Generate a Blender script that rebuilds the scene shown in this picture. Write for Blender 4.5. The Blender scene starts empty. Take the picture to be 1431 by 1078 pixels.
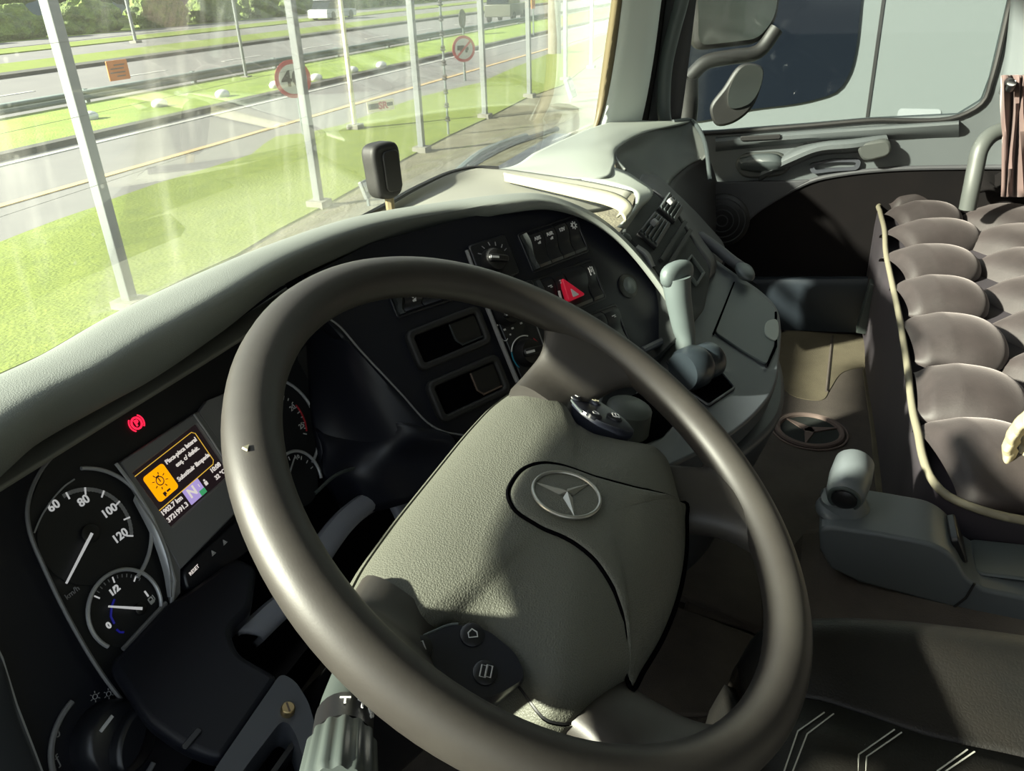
import bpy, math, random
import numpy as np
from mathutils import Matrix, Vector, noise
random.seed(7)
SC = bpy.context.scene
COL = SC.collection
PI = math.pi
# ------------------------------------------------------------------ camera, sky, sun, exposure
FOC, CX, CY = 1100.0, 715.5, 539.0
def nrm(v):
    v = np.array(v, float); return v/np.linalg.norm(v)
_down = nrm([790-CX, -(2650-CY), -FOC]); _Z = -_down
_X = np.array([1180-CX, CY+50.6, -FOC]); _X = nrm(_X-_X.dot(_Z)*_Z)
RM = np.array([_X, np.cross(_Z, _X), _Z])          # camera axes -> world, camera at the origin
cam = bpy.data.cameras.new('camera'); camo = bpy.data.objects.new('camera', cam); COL.objects.link(camo)
cam.sensor_width = 36; cam.lens = FOC/1431*36; cam.clip_start = 0.02; cam.clip_end = 600
camo.matrix_world = Matrix([list(RM[i])+[0] for i in range(3)]+[[0, 0, 0, 1]])
SC.camera = camo
wd = bpy.data.worlds.new('sky'); SC.world = wd; wd.use_nodes = True
wn = wd.node_tree; bg = wn.nodes['Background']
SUN = nrm([-0.62, 0.65, 0.45])
sky = wn.nodes.new('ShaderNodeTexSky'); sky.sky_type = 'NISHITA'; sky.sun_disc = False
sky.sun_elevation = math.asin(SUN[2]); sky.sun_rotation = math.atan2(SUN[0], SUN[1])
sky.air_density = 1.6; sky.dust_density = 3.0; sky.ozone_density = 1.0
mixs = wn.nodes.new('ShaderNodeMixRGB'); mixs.inputs[0].default_value = 0.55
mixs.inputs[2].default_value = (4.2, 4.5, 4.6, 1)
wn.links.new(sky.outputs[0], mixs.inputs[1]); wn.links.new(mixs.outputs[0], bg.inputs[0])
bg.inputs[1].default_value = 0.21
sl = bpy.data.lights.new('sun', 'SUN'); sl.energy = 19; sl.angle = math.radians(2.5); sl.color = (1, 0.97, 0.80)
slo = bpy.data.objects.new('sun', sl); COL.objects.link(slo)
slo.rotation_euler = Vector(SUN).to_track_quat('Z', 'Y').to_euler(); slo.location = (-6, 8, 12)
SC.view_settings.view_transform = 'Standard'; SC.view_settings.look = 'None'
SC.view_settings.gamma = 1; SC.view_settings.use_curve_mapping = False
SC.view_settings.exposure = 0.55

# ------------------------------------------------------------------ measuring helpers
def ray(px, py): return RM @ nrm([px-CX, CY-py, -FOC])
def atz(px, py, z): r = ray(px, py); return r*(z/r[2])
def atx(px, py, x): r = ray(px, py); return r*(x/r[0])
def aty(px, py, y): r = ray(px, py); return r*(y/r[1])
class Fr:
    def __init__(s, o, u, v):
        s.o = np.array(o, float); s.u = nrm(u); s.n = nrm(np.cross(s.u, np.array(v, float))); s.v = np.cross(s.n, s.u)
    def w(s, a, b, h=0.0): return s.o+a*s.u+b*s.v+h*s.n
    def P(s, px, py, h=0.0):
        r = ray(px, py); o = s.o+h*s.n; return r*(o.dot(s.n)/r.dot(s.n))
    def loc(s, p):
        d = np.array(p)-s.o; return (d.dot(s.u), d.dot(s.v))
    def l(s, px, py, h=0.0): return s.loc(s.P(px, py, h))
    def at(s, a, b, h=0.0, ang=0.0):
        c, q = math.cos(ang), math.sin(ang)
        return Fr(s.w(a, b, h), c*s.u+q*s.v, -q*s.u+c*s.v)
def cat(pts, n, closed=False):
    p = np.array(pts, float); m = len(p)
    if m < 3 and not closed:
        return [p[0]+(p[-1]-p[0])*t for t in np.linspace(0, 1, n)]
    q = np.vstack([p, p[:1]]) if closed else p
    d = np.r_[0, np.cumsum(np.linalg.norm(np.diff(q, axis=0), axis=1)**0.7)]
    T = np.linspace(0, d[-1], n, endpoint=not closed)
    out = []
    K = len(q)
    for t in T:
        i = min(max(int(np.searchsorted(d, t, side='right')-1), 0), K-2)
        a, b = q[i], q[i+1]
        pm = q[i-1] if i > 0 else (p[-1] if closed else 2*a-b)
        pn = q[i+2] if i+2 < K else (p[1] if closed else 2*b-a)
        hm = d[i]-d[i-1] if i > 0 else (d[-1]-d[-2] if closed else d[i+1]-d[i])
        h = d[i+1]-d[i]
        hn = d[i+2]-d[i+1] if i+2 < K else (d[1] if closed else h)
        ta = ((a-pm)/hm*h+(b-a)/h*hm)/(hm+h); tb = ((b-a)/h*hn+(pn-b)/hn*h)/(hn+h)
        s = (t-d[i])/h
        out.append((2*s**3-3*s**2+1)*a+(s**3-2*s**2+s)*h*ta+(-2*s**3+3*s**2)*b+(s**3-s**2)*h*tb)
    return out
def rrect(w, h, r, k=4, cx=0, cy=0):
    o = []
    for sx, sy, a0 in ((1, 1, 0), (-1, 1, 90), (-1, -1, 180), (1, -1, 270)):
        for i in range(k+1):
            a = math.radians(a0+90*i/k); o.append((cx+sx*(w/2-r)+r*math.cos(a), cy+sy*(h/2-r)+r*math.sin(a)))
    return o
def roundpoly(pts, r, k=4):
    o = []; m = len(pts)
    for i in range(m):
        p = np.array(pts[i], float); a = np.array(pts[i-1], float)-p; b = np.array(pts[(i+1) % m], float)-p
        ra = min(r, np.linalg.norm(a)*.45); rb = min(r, np.linalg.norm(b)*.45)
        A = p+nrm(a)*ra; B = p+nrm(b)*rb
        for j in range(k+1):
            t = j/k; o.append((1-t)**2*A+2*t*(1-t)*p+t*t*B)
    return o
def circ(r, k=32, cx=0, cy=0, a0=0, a1=360):
    full = abs(a1-a0) >= 360
    return [(cx+r*math.cos(math.radians(a0+(a1-a0)*i/(k if full else k-1))), cy+r*math.sin(math.radians(a0+(a1-a0)*i/(k if full else k-1)))) for i in range(k)]

# ------------------------------------------------------------------ mesh builder
class MB:
    def __init__(s): s.V = []; s.F = []; s.M = []; s.mi = 0
    def add(s, vs, fs):
        k = len(s.V); s.V += [tuple(float(c) for c in v) for v in vs]
        for f in fs: s.F.append([i+k for i in f]); s.M.append(s.mi)
        return s
    def box(s, c, size, fr=None):
        c = np.array(c, float); a, b, d = [np.array(x)*.5 for x in size]
        U = (fr.u, fr.v, fr.n) if fr else np.eye(3)
        vs = [c+U[0]*a*x+U[1]*b*y+U[2]*d*z for z in (-1, 1) for y in (-1, 1) for x in (-1, 1)]
        return s.add(vs, [(0, 2, 3, 1), (4, 5, 7, 6), (0, 1, 5, 4), (2, 6, 7, 3), (0, 4, 6, 2), (1, 3, 7, 5)])
    def prism(s, fr, poly, h0, h1, cap0=True, sc0=1.0):
        m = len(poly)
        A = sum((b[0]-a[0])*(b[1]+a[1]) for a, b in zip(poly, list(poly[1:])+[poly[0]]))
        if A > 0: poly = list(poly)[::-1]
        c = np.mean(np.array([tuple(q) for q in poly]), axis=0)
        vs = [fr.w(c[0]+(p[0]-c[0])*sc0, c[1]+(p[1]-c[1])*sc0, h0) for p in poly]+[fr.w(p[0], p[1], h1) for p in poly]
        fs = [tuple(range(m, 2*m))]+[(i, (i+1) % m, m+(i+1) % m, m+i) for i in range(m)]
        if cap0: fs.append(tuple(range(m-1, -1, -1)))
        return s.add(vs, fs)
    def frame(s, fr, outer, inner, h0, h1):
        m = len(outer)
        vs = []
        for P, h in ((outer, h0), (outer, h1), (inner, h1), (inner, h0)): vs += [fr.w(p[0], p[1], h) for p in P]
        fs = []
        for i in range(m):
            j = (i+1) % m
            for k in range(4):
                l = (k+1) % 4
                fs.append((k*m+i, k*m+j, l*m+j, l*m+i))
        return s.add(vs, fs)
    def grid(s, rows, cu=False, cv=False, cap=False):
        n = len(rows); m = len(rows[0]); vs = [p for r in rows for p in r]; fs = []
        for i in range(n if cv else n-1):
            for j in range(m if cu else m-1):
                a = i*m+j; b = i*m+(j+1) % m; c = ((i+1) % n)*m+(j+1) % m; d = ((i+1) % n)*m+j
                fs.append((a, b, c, d))
        if cap: fs.append(tuple(range(m-1, -1, -1))); fs.append(tuple(range((n-1)*m, n*m)))
        return s.add(vs, fs)
    def patch(s, rows, nu=30, nv=12):
        R = [cat(r, nu) for r in rows]
        Cc = [cat([r[j] for r in R], nv) for j in range(nu)]
        return s.grid([[Cc[j][i] for j in range(nu)] for i in range(nv)])
    def tube(s, pts, r, seg=10, closed=False, cap=True, sy=1.0, up=None):
        p = [np.array(q, float) for q in pts]; n = len(p)
        rr = r if hasattr(r, '__len__') else [r]*n
        rows = []; N = None
        for i in range(n):
            a = p[i-1] if (i > 0 or closed) else p[i]; b = p[(i+1) % n] if (i < n-1 or closed) else p[i]
            t = nrm(b-a)
            if up is not None: N = np.array(up, float)
            elif N is None: N = np.array([0, 0, 1.]) if abs(t[2]) < .9 else np.array([1., 0, 0])
            N = nrm(N-N.dot(t)*t); B = np.cross(t, N)
            rows.append([p[i]+rr[i]*(math.cos(2*PI*k/seg)*N*sy+math.sin(2*PI*k/seg)*B) for k in range(seg)])
        return s.grid(rows, cu=True, cv=closed, cap=cap and not closed)
    def lathe(s, fr, prof, seg=28):
        return s.grid([[fr.w(r*math.cos(2*PI*k/seg), r*math.sin(2*PI*k/seg), h) for k in range(seg)] for r, h in prof], cu=True, cap=True)
    def ell(s, c, rx, ry, rz, fr=None, nu=14, nv=8, e=1.0):
        U = (fr.u, fr.v, fr.n) if fr else np.eye(3); c = np.array(c, float)
        P = lambda v: math.copysign(abs(v)**e, v)
        rows = []
        for i in range(nv+1):
            t = -PI/2+PI*i/nv; t = max(min(t, PI/2-1e-2), -PI/2+1e-2)
            rows.append([c+U[0]*rx*P(math.cos(t))*P(math.cos(2*PI*k/nu))+U[1]*ry*P(math.cos(t))*P(math.sin(2*PI*k/nu))+U[2]*rz*P(math.sin(t)) for k in range(nu)])
        return s.grid(rows, cu=True, cap=True)
WL = {}
def wl(o): return WL[o.name]
def obj(name, mb, mat, parent=None, smooth=True, bevel=0, seg=2, subd=0, solid=0, label=None, ang=40):
    V = np.array(mb.V, float)
    c = np.array([(V[:, 0].min()+V[:, 0].max())/2, (V[:, 1].min()+V[:, 1].max())/2, V[:, 2].min()])
    me = bpy.data.meshes.new(name)
    me.from_pydata([tuple(v) for v in (V-c)], [], mb.F); me.update()
    mats = mat if isinstance(mat, (list, tuple)) else [mat]
    for m in mats: me.materials.append(m)
    if len(mats) > 1: me.polygons.foreach_set('material_index', mb.M)
    import bmesh
    b = bmesh.new(); b.from_mesh(me); bmesh.ops.remove_doubles(b, verts=b.verts, dist=1e-6)
    bmesh.ops.recalc_face_normals(b, faces=b.faces)
    for f in b.faces: f.smooth = smooth
    if smooth and not subd:
        for e in b.edges:
            if len(e.link_faces) == 2 and e.calc_face_angle(0) > math.radians(ang): e.smooth = False
    b.to_mesh(me); b.free()
    o = bpy.data.objects.new(name, me); COL.objects.link(o)
    WL[o.name] = c
    if parent is not None:
        o.parent = parent; o.location = c-WL[parent.name]
    else: o.location = c
    if solid:
        m = o.modifiers.new('s', 'SOLIDIFY'); m.thickness = solid; m.offset = 0
    if bevel:
        m = o.modifiers.new('b', 'BEVEL'); m.width = bevel; m.segments = seg; m.limit_method = 'ANGLE'; m.angle_limit = math.radians(35)
    if subd:
        m = o.modifiers.new('d', 'SUBSURF'); m.levels = subd; m.render_levels = subd
    if label: o['label'] = label
    return o
def empty(name, loc):
    o = bpy.data.objects.new(name, None); COL.objects.link(o); o.location = loc; o.empty_display_size = .1
    WL[o.name] = np.array(loc, float); return o
def tag(o, label, cat_, group=None, kind=None):
    o['label'] = label; o['category'] = cat_
    if group: o['group'] = group
    if kind: o['kind'] = kind
    return o
def struct(name, mb, mat, **k):
    o = obj(name, mb, mat, **k); o['kind'] = 'structure'; return o
def cptree(o, parent=None):
    c = o.copy(); COL.objects.link(c); WL[c.name] = WL[o.name]
    if parent is not None: c.parent = parent
    for ch in [x for x in bpy.data.objects if x.parent == o]: cptree(ch, c)
    return c
def text(s, fr, size, mat, parent, name='lettering', align='CENTER', ext=.0003, bold=0.0):
    cu = bpy.data.curves.new(name, 'FONT'); cu.body = s; cu.size = size; cu.align_x = align; cu.align_y = 'CENTER'
    cu.extrude = ext; cu.offset = bold; cu.resolution_u = 3
    t = bpy.data.objects.new('tmp', cu); COL.objects.link(t)
    bpy.context.view_layer.update()
    dg = bpy.context.evaluated_depsgraph_get()
    me = bpy.data.meshes.new_from_object(t.evaluated_get(dg))
    bpy.data.objects.remove(t)
    me.materials.clear(); me.materials.append(mat)
    o = bpy.data.objects.new(name, me); COL.objects.link(o)
    M = Matrix([[fr.u[i], fr.v[i], fr.n[i], fr.o[i]] for i in range(3)]+[[0, 0, 0, 1]])
    WL[o.name] = fr.o.copy()
    pl = WL[parent.name] if parent is not None else np.zeros(3)
    M.translation = Vector(fr.o-pl)
    if parent is not None: o.parent = parent
    o.matrix_local = M
    return o

# ------------------------------------------------------------------ materials
def mat(name, col, rough=.5, metal=0, noise_=None, bump=None, col2=None, sheen=0, emit=None, es=1, spec=.5, coat=0, wave=None):
    m = bpy.data.materials.new(name); m.use_nodes = True; nt = m.node_tree; b = nt.nodes['Principled BSDF']
    b.inputs['Base Color'].default_value = (*col, 1); b.inputs['Roughness'].default_value = rough
    b.inputs['Metallic'].default_value = metal; b.inputs['Specular IOR Level'].default_value = spec
    b.inputs['Coat Weight'].default_value = coat
    if sheen:
        b.inputs['Sheen Weight'].default_value = sheen; b.inputs['Sheen Roughness'].default_value = .4
        b.inputs['Sheen Tint'].default_value = (.85, .75, .75, 1)
    if emit: b.inputs['Emission Color'].default_value = (*emit, 1); b.inputs['Emission Strength'].default_value = es
    tc = nt.nodes.new('ShaderNodeTexCoord')
    if noise_:
        n = nt.nodes.new('ShaderNodeTexNoise'); n.inputs['Scale'].default_value = noise_; n.inputs['Detail'].default_value = 6
        n.inputs['Roughness'].default_value = .65
        r = nt.nodes.new('ShaderNodeValToRGB'); r.color_ramp.elements[0].position = .35; r.color_ramp.elements[1].position = .68
        r.color_ramp.elements[0].color = (*col, 1); r.color_ramp.elements[1].color = (*(col2 or [c*1.3 for c in col]), 1)
        nt.links.new(tc.outputs['Object'], n.inputs['Vector']); nt.links.new(n.outputs[0], r.inputs[0]); nt.links.new(r.outputs[0], b.inputs['Base Color'])
    if bump:
        kind, sc, st, dist = bump
        bp = nt.nodes.new('ShaderNodeBump'); bp.inputs['Strength'].default_value = st; bp.inputs['Distance'].default_value = dist
        if kind == 'v':
            t = nt.nodes.new('ShaderNodeTexVoronoi'); t.inputs['Scale'].default_value = sc; t.feature = 'DISTANCE_TO_EDGE'
            rr = nt.nodes.new('ShaderNodeMapRange'); rr.inputs['From Max'].default_value = .25
            nt.links.new(t.outputs[0], rr.inputs[0]); o = rr.outputs[0]
        else:
            t = nt.nodes.new('ShaderNodeTexNoise'); t.inputs['Scale'].default_value = sc; t.inputs['Detail'].default_value = 4; o = t.outputs[0]
        nt.links.new(tc.outputs['Object'], t.inputs['Vector'])
        nt.links.new(o, bp.inputs['Height']); nt.links.new(bp.outputs[0], b.inputs['Normal'])
    return m
def glass_mat(name, dirt=0.0, tint=(.96, .98, .97), refl=.08):
    m = bpy.data.materials.new(name); m.use_nodes = True; nt = m.node_tree; nt.nodes.clear()
    out = nt.nodes.new('ShaderNodeOutputMaterial'); tr = nt.nodes.new('ShaderNodeBsdfTransparent'); tr.inputs[0].default_value = (*tint, 1)
    gl = nt.nodes.new('ShaderNodeBsdfGlossy'); gl.inputs['Roughness'].default_value = .02
    fz = nt.nodes.new('ShaderNodeFresnel'); fz.inputs['IOR'].default_value = 1.35
    ml = nt.nodes.new('ShaderNodeMath'); ml.operation = 'MULTIPLY'; ml.inputs[1].default_value = refl*6
    nt.links.new(fz.outputs[0], ml.inputs[0])
    mx = nt.nodes.new('ShaderNodeMixShader'); nt.links.new(ml.outputs[0], mx.inputs[0])
    nt.links.new(tr.outputs[0], mx.inputs[1]); nt.links.new(gl.outputs[0], mx.inputs[2]); last = mx
    if dirt:
        tc = nt.nodes.new('ShaderNodeTexCoord'); mp = nt.nodes.new('ShaderNodeMapping'); mp.inputs['Scale'].default_value = (42, 42, 1.6)
        n = nt.nodes.new('ShaderNodeTexNoise'); n.inputs['Scale'].default_value = 1.0; n.inputs['Detail'].default_value = 5
        r = nt.nodes.new('ShaderNodeMapRange'); r.inputs['From Min'].default_value = .56; r.inputs['From Max'].default_value = .85; r.inputs['To Max'].default_value = dirt
        nt.links.new(tc.outputs['Object'], mp.inputs[0]); nt.links.new(mp.outputs[0], n.inputs['Vector']); nt.links.new(n.outputs[0], r.inputs[0])
        v = nt.nodes.new('ShaderNodeTexVoronoi'); v.inputs['Scale'].default_value = 38
        r2 = nt.nodes.new('ShaderNodeMapRange'); r2.inputs['From Min'].default_value = .12; r2.inputs['From Max'].default_value = .06; r2.inputs['To Max'].default_value = dirt*.8
        nt.links.new(tc.outputs['Object'], v.inputs['Vector']); nt.links.new(v.outputs[0], r2.inputs[0])
        n3 = nt.nodes.new('ShaderNodeTexNoise'); n3.inputs['Scale'].default_value = 6
        g3 = nt.nodes.new('ShaderNodeMath'); g3.operation = 'GREATER_THAN'; g3.inputs[1].default_value = .58
        m3 = nt.nodes.new('ShaderNodeMath'); m3.operation = 'MULTIPLY'
        nt.links.new(tc.outputs['Object'], n3.inputs['Vector']); nt.links.new(n3.outputs[0], g3.inputs[0]); nt.links.new(g3.outputs[0], m3.inputs[0]); nt.links.new(r2.outputs[0], m3.inputs[1])
        ad = nt.nodes.new('ShaderNodeMath'); ad.operation = 'ADD'; nt.links.new(r.outputs[0], ad.inputs[0]); nt.links.new(m3.outputs[0], ad.inputs[1])
        ad2 = nt.nodes.new('ShaderNodeMath'); ad2.operation = 'ADD'; ad2.inputs[1].default_value = .008; nt.links.new(ad.outputs[0], ad2.inputs[0])
        tl = nt.nodes.new('ShaderNodeBsdfTranslucent'); tl.inputs[0].default_value = (.9, .92, .85, 1)
        mx2 = nt.nodes.new('ShaderNodeMixShader'); nt.links.new(ad2.outputs[0], mx2.inputs[0]); nt.links.new(mx.outputs[0], mx2.inputs[1]); nt.links.new(tl.outputs[0], mx2.inputs[2]); last = mx2
    nt.links.new(last.outputs[0], out.inputs[0]); return m
M = {}
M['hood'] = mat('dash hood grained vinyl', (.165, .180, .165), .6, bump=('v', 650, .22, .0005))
M['fascia'] = mat('black fascia plastic', (.0075, .0085, .0145), .38, spec=.4, bump=('n', 900, .12, .0004))
M['knee'] = mat('blue black lower panel', (.0075, .0085, .014), .48, spec=.3)
M['surround'] = mat('column surround grey', (.24, .25, .29), .45)
M['dialwhite'] = mat('backlit dial print', (.6, .6, .6), .6, emit=(1, 1, 1), es=.22)
M['knobdark'] = mat('blue black knob plastic', (.014, .019, .024), .35)
M['bannercloth'] = mat('pale banner cloth', (.80, .75, .52), .7)
M['ventgrey'] = mat('vent housing grey', (.026, .030, .030), .65, spec=.25)
M['facedark'] = mat('matt black dial face', (.010, .011, .013), .5)
M['grey'] = mat('grey dash plastic', (.055, .060, .072), .42)
M['bezel'] = mat('grey cluster bezel', (.20, .20, .205), .42)
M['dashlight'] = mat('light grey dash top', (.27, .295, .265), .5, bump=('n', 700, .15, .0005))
M['dashtray'] = mat('beige grey tray floor', (.205, .205, .175), .55, bump=('n', 700, .15, .0005))
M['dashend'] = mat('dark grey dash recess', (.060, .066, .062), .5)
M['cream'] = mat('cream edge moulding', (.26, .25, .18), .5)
M['wheel'] = mat('wheel rim leather', (.025, .022, .020), .48, noise_=9, col2=(.036, .033, .029), bump=('n', 900, .10, .0004))
M['pad'] = mat('grained wheel pad', (.080, .082, .066), .55, bump=('v', 520, .35, .0007))
M['pod'] = mat('satin button pod', (.016, .018, .027), .28)
M['chrome'] = mat('satin chrome', (.62, .62, .60), .22, metal=1)
M['silver'] = mat('silver trim', (.50, .51, .53), .30, metal=.35)
M['dull'] = mat('worn emblem silver', (.40, .40, .37), .38, metal=.8)
M['white'] = mat('white print', (.62, .62, .62), .6)
M['dimprint'] = mat('dim grey print', (.30, .30, .31), .6)
M['rock'] = mat('rocker switch plastic', (.012, .013, .017), .32)
M['black'] = mat('black plastic', (.008, .008, .009), .4)
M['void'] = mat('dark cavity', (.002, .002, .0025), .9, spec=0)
M['rubber'] = mat('black rubber', (.012, .012, .012), .6)
M['brown'] = mat('worn plastic edge', (.11, .075, .055), .5)
M['red'] = mat('red hazard plastic', (.62, .012, .04), .3, emit=(.8, .02, .06), es=.12)
M['redlamp'] = mat('red warning lamp', (.5, 0, .02), .5, emit=(1, .02, .07), es=.9)
M['orange'] = mat('lit orange screen patch', (.02, .01, 0), .4, emit=(1, .36, .0), es=.85)
M['yellowline'] = mat('lit yellow screen line', (.02, .02, 0), .4, emit=(.75, .45, .05), es=.7)
M['scrwhite'] = mat('lit white screen text', (.02, .02, .02), .4, emit=(.85, .78, .72), es=.55)
M['violet'] = mat('lit violet screen patch', (.02, .02, .02), .4, emit=(.36, .28, .58), es=.75)
M['green'] = mat('lit green screen patch', (.02, .02, .02), .4, emit=(.05, .35, .14), es=.6)
M['screen'] = mat('dark screen glass', (.006, .005, .006), .22, emit=(.02, .012, .014), es=.4)
M['blue'] = mat('blue lit print', (.01, .01, .12), .5, emit=(.03, .03, .7), es=.10)
M['cyan'] = mat('blue dial arc', (.01, .22, .34), .5)
M['redprint'] = mat('red dial arc', (.4, .02, .03), .5)
M['stalk'] = mat('grey green stalk plastic', (.045, .055, .052), .45)
M['lever'] = mat('light grey green lever', (.085, .105, .105), .5)
M['brass'] = mat('brass screw', (.62, .48, .26), .3, metal=1)
M['console'] = mat('blue grey console plastic', (.045, .050, .060), .45, noise_=5, col2=(.056, .064, .072), bump=('n', 700, .12, .0004))
M['lid'] = mat('grey lid plastic', (.060, .072, .074), .45)
M['door'] = mat('door panel grey', (.095, .108, .112), .5, bump=('n', 600, .15, .0005))
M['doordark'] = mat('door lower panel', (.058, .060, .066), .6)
M['velvetblack'] = mat('black carpet cloth', (.0030, .0024, .0028), .95, noise_=4, col2=(.006, .0045, .0045), spec=.2)
M['sill'] = mat('sill plastic', (.022, .029, .038), .5)
M['pillar'] = mat('pillar trim', (.68, .74, .70), .5)
M['gold'] = mat('aged glass seal', (.16, .13, .07), .5)
M['velvet'] = mat('mauve grey velvet', (.019, .0145, .0145), .62, noise_=7, col2=(.036, .028, .028), sheen=.22, bump=('n', 300, .2, .001))
M['velvetdark'] = mat('dark velvet skirt', (.012, .010, .015), .7, noise_=5, col2=(.024, .018, .025), sheen=.08)
M['piping'] = mat('beige piping', (.17, .155, .11), .6)
M['mat'] = mat('brown grey carpet', (.062, .050, .044), .95, noise_=5, col2=(.105, .088, .072), bump=('n', 500, .5, .002))
M['matborder'] = mat('tan carpet', (.095, .080, .052), .95, noise_=7, col2=(.14, .118, .076), bump=('n', 450, .5, .002))
M['embl'] = mat('woven emblem thread', (.17, .125, .11), .9, bump=('n', 600, .4, .001))
M['embg'] = mat('emblem ground cloth', (.020, .024, .022), .9)
M['leather'] = mat('black seat leather', (.0050, .0050, .0048), .5, noise_=6, col2=(.0095, .008, .0065), spec=.3, bump=('v', 320, .18, .0006))
M['stitch'] = mat('pale stitching', (.40, .40, .36), .7)
M['brake'] = mat('brake console plastic', (.095, .108, .115), .42, bump=('n', 700, .12, .0004))
M['cloth'] = mat('cream ruched cloth', (.24, .205, .125), .85, noise_=60, col2=(.29, .25, .165), bump=('n', 90, .5, .003))
M['curtain'] = mat('mauve curtain', (.10, .065, .06), .8, sheen=.2)
M['glass'] = glass_mat('windscreen glass', dirt=.045)
M['sideglass'] = glass_mat('side glass', dirt=0, tint=(.80, .84, .84), refl=.10)
M['dialglass'] = glass_mat('dial glass', dirt=0, tint=(.97, .97, .97), refl=.05)
M['grass'] = mat('bright grass', (.085, .118, .008), .9, noise_=3.2, col2=(.120, .155, .012), bump=('n', 25, .4, .04))
M['grassdark'] = mat('verge grass', (0.109, 0.160, 0.020), .9, noise_=1.2, col2=(0.174, 0.239, 0.035), bump=('n', 20, .5, .05))
M['road'] = mat('asphalt', (0.104, 0.102, 0.102), .85, noise_=.8, col2=(0.125, 0.122, 0.119))
M['gravel'] = mat('gravelly yard', (0.075, 0.070, 0.041), .95, noise_=3, col2=(0.123, 0.116, 0.072), bump=('n', 30, .6, .03))
M['kerb'] = mat('dark kerb', (0.043, 0.043, 0.039), .9)
M['paintw'] = mat('white road paint', (0.290, 0.290, 0.275), .8)
M['painty'] = mat('yellow road paint', (0.348, 0.246, 0.123), .8)
M['post'] = mat('galvanised fence post', (.15, .165, .17), .5, metal=.1)
M['wire'] = mat('fence wire', (.10, .10, .10), .5, metal=.5)
M['rail'] = mat('guard rail steel', (0.088, 0.112, 0.112), .55, metal=.1)
M['concrete'] = mat('concrete', (0.145, 0.145, 0.123), .9, noise_=3)
M['signw'] = mat('sign white', (0.525, 0.525, 0.512), .5)
M['signr'] = mat('sign red', (0.406, 0.043, 0.051), .5)
M['signk'] = mat('sign black', (.03, .03, .03), .5)
M['signo'] = mat('orange sign', (0.464, 0.145, 0.022), .6)
M['leaf'] = mat('hedge leaves', (0.072, 0.102, 0.041), .8, noise_=1.5, col2=(0.174, 0.246, 0.043), bump=('n', 5, 1, .3))
M['tree'] = mat('tree leaves', (0.065, 0.087, 0.055), .8, noise_=1.2, col2=(0.145, 0.189, 0.072), bump=('n', 5, 1, .3))
M['trunk'] = mat('bark', (.10, .08, .06), .9)
M['truckw'] = mat('white truck paint', (.125, .14, .14), .3, coat=.2)
M['darkglass'] = mat('dark truck window', (.006, .008, .012), .08)
M['bluewall'] = mat('pale blue factory wall', (0.174, 0.232, 0.304), .7)
M['greywall'] = mat('grey factory wall', (0.189, 0.203, 0.210), .7)
M['carw'] = mat('white car paint', (0.392, 0.406, 0.406), .3)
M['card'] = mat('dark olive car paint', (.07, .075, .06), .4)
M['mirrorback'] = mat('mirror housing', (.014, .013, .012), .55)
M['mirror'] = mat('mirror glass', (.80, .78, .72), .22, metal=1)
M['headliner'] = mat('headliner cloth', (.33, .33, .30), .9)

FZ = -0.90      # cab floor
GZ = -2.60      # yard
DX = 2.15       # passenger door
EX = np.eye(3)
GR = Fr((0, 0, GZ), (1, 0, 0), (0, 1, 0))
def gp(px, py): return GR.l(px, py)
# ================================================================== OUTSIDE GROUND
def slab(name, poly, z0, z1, m, **k):
    return struct(name, MB().prism(Fr((0, 0, 0), (1, 0, 0), (0, 1, 0)), poly, z0, z1), m, smooth=False, **k)
yard_edge = [gp(*p) for p in ((0, 527), (60, 500), (125, 462), (185, 430), (260, 392), (330, 360), (392, 322), (450, 292), (510, 258), (564, 225), (628, 191), (678, 168), (738, 137), (785, 121), (842, 77))]
slab('ground', [(-30, -20), (150, -20), (150, 9.0), (60, 8.4)]+[tuple(np.array(p)+np.array([0, .5])) for p in yard_edge[::-1]]+[(2, 6.1), (-30, 5.9)], GZ-.4, GZ+.01, M['gravel'])
grass_edge = [gp(*p) for p in ((0, 342), (40, 326), (84, 309), (134, 292), (158, 281), (220, 259), (290, 238), (352, 218), (370, 203), (386, 193), (405, 190), (429, 188), (480, 176), (530, 157), (587, 137), (671, 117), (720, 95), (765, 77), (842, 50))]
g = [(-30, 9.2)]+[tuple(p) for p in grass_edge]+[(75, 11.5), (150, 11.5), (150, 8.0), (60, 8.2)]+[tuple(p) for p in np.array(yard_edge)[::-1]]+[(2, 5.55), (-30, 5.3)]
slab('lawn', g, GZ-.3, GZ+.03, M['grass'])
def band(name, y0, y1, m, z=0.0, x0=-30, x1=170, sl=-.03): return slab(name, [(x0, y0), (x1, y0+sl*0), (x1, y1), (x0, y1)], GZ-.3+z, GZ+z, m)
def yat(px, py): return GR.l(px, py)[1]
band('road_near', 5.0, 13.35, M['road'], -.004)
band('kerb_near', yat(0, 226)+.05, yat(0, 222)+.1, M['kerb'], .10)
band('verge_near', yat(0, 222)+.1, yat(0, 172), M['grassdark'], .09)
band('road_middle', yat(0, 172), yat(0, 110), M['road'], -.002)
band('kerb_middle', yat(0, 111), yat(0, 107), M['kerb'], .12)
band('verge_middle', yat(0, 107), yat(0, 94), M['grass'], .12)
band('road_far', yat(0, 94), yat(0, 77), M['road'], .0)
band('verge_far', yat(0, 77), yat(0, 70), M['grass'], .05)
band('road_service', yat(0, 70), yat(0, 60), M['road'], .0)
band('field_far', yat(0, 60), 240, M['grassdark'], .02, x1=320)
o = obj('lane_line', MB().box((60, yat(200, 231), GZ+.003), (180, .14, .012)), M['painty'], smooth=False)
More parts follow.
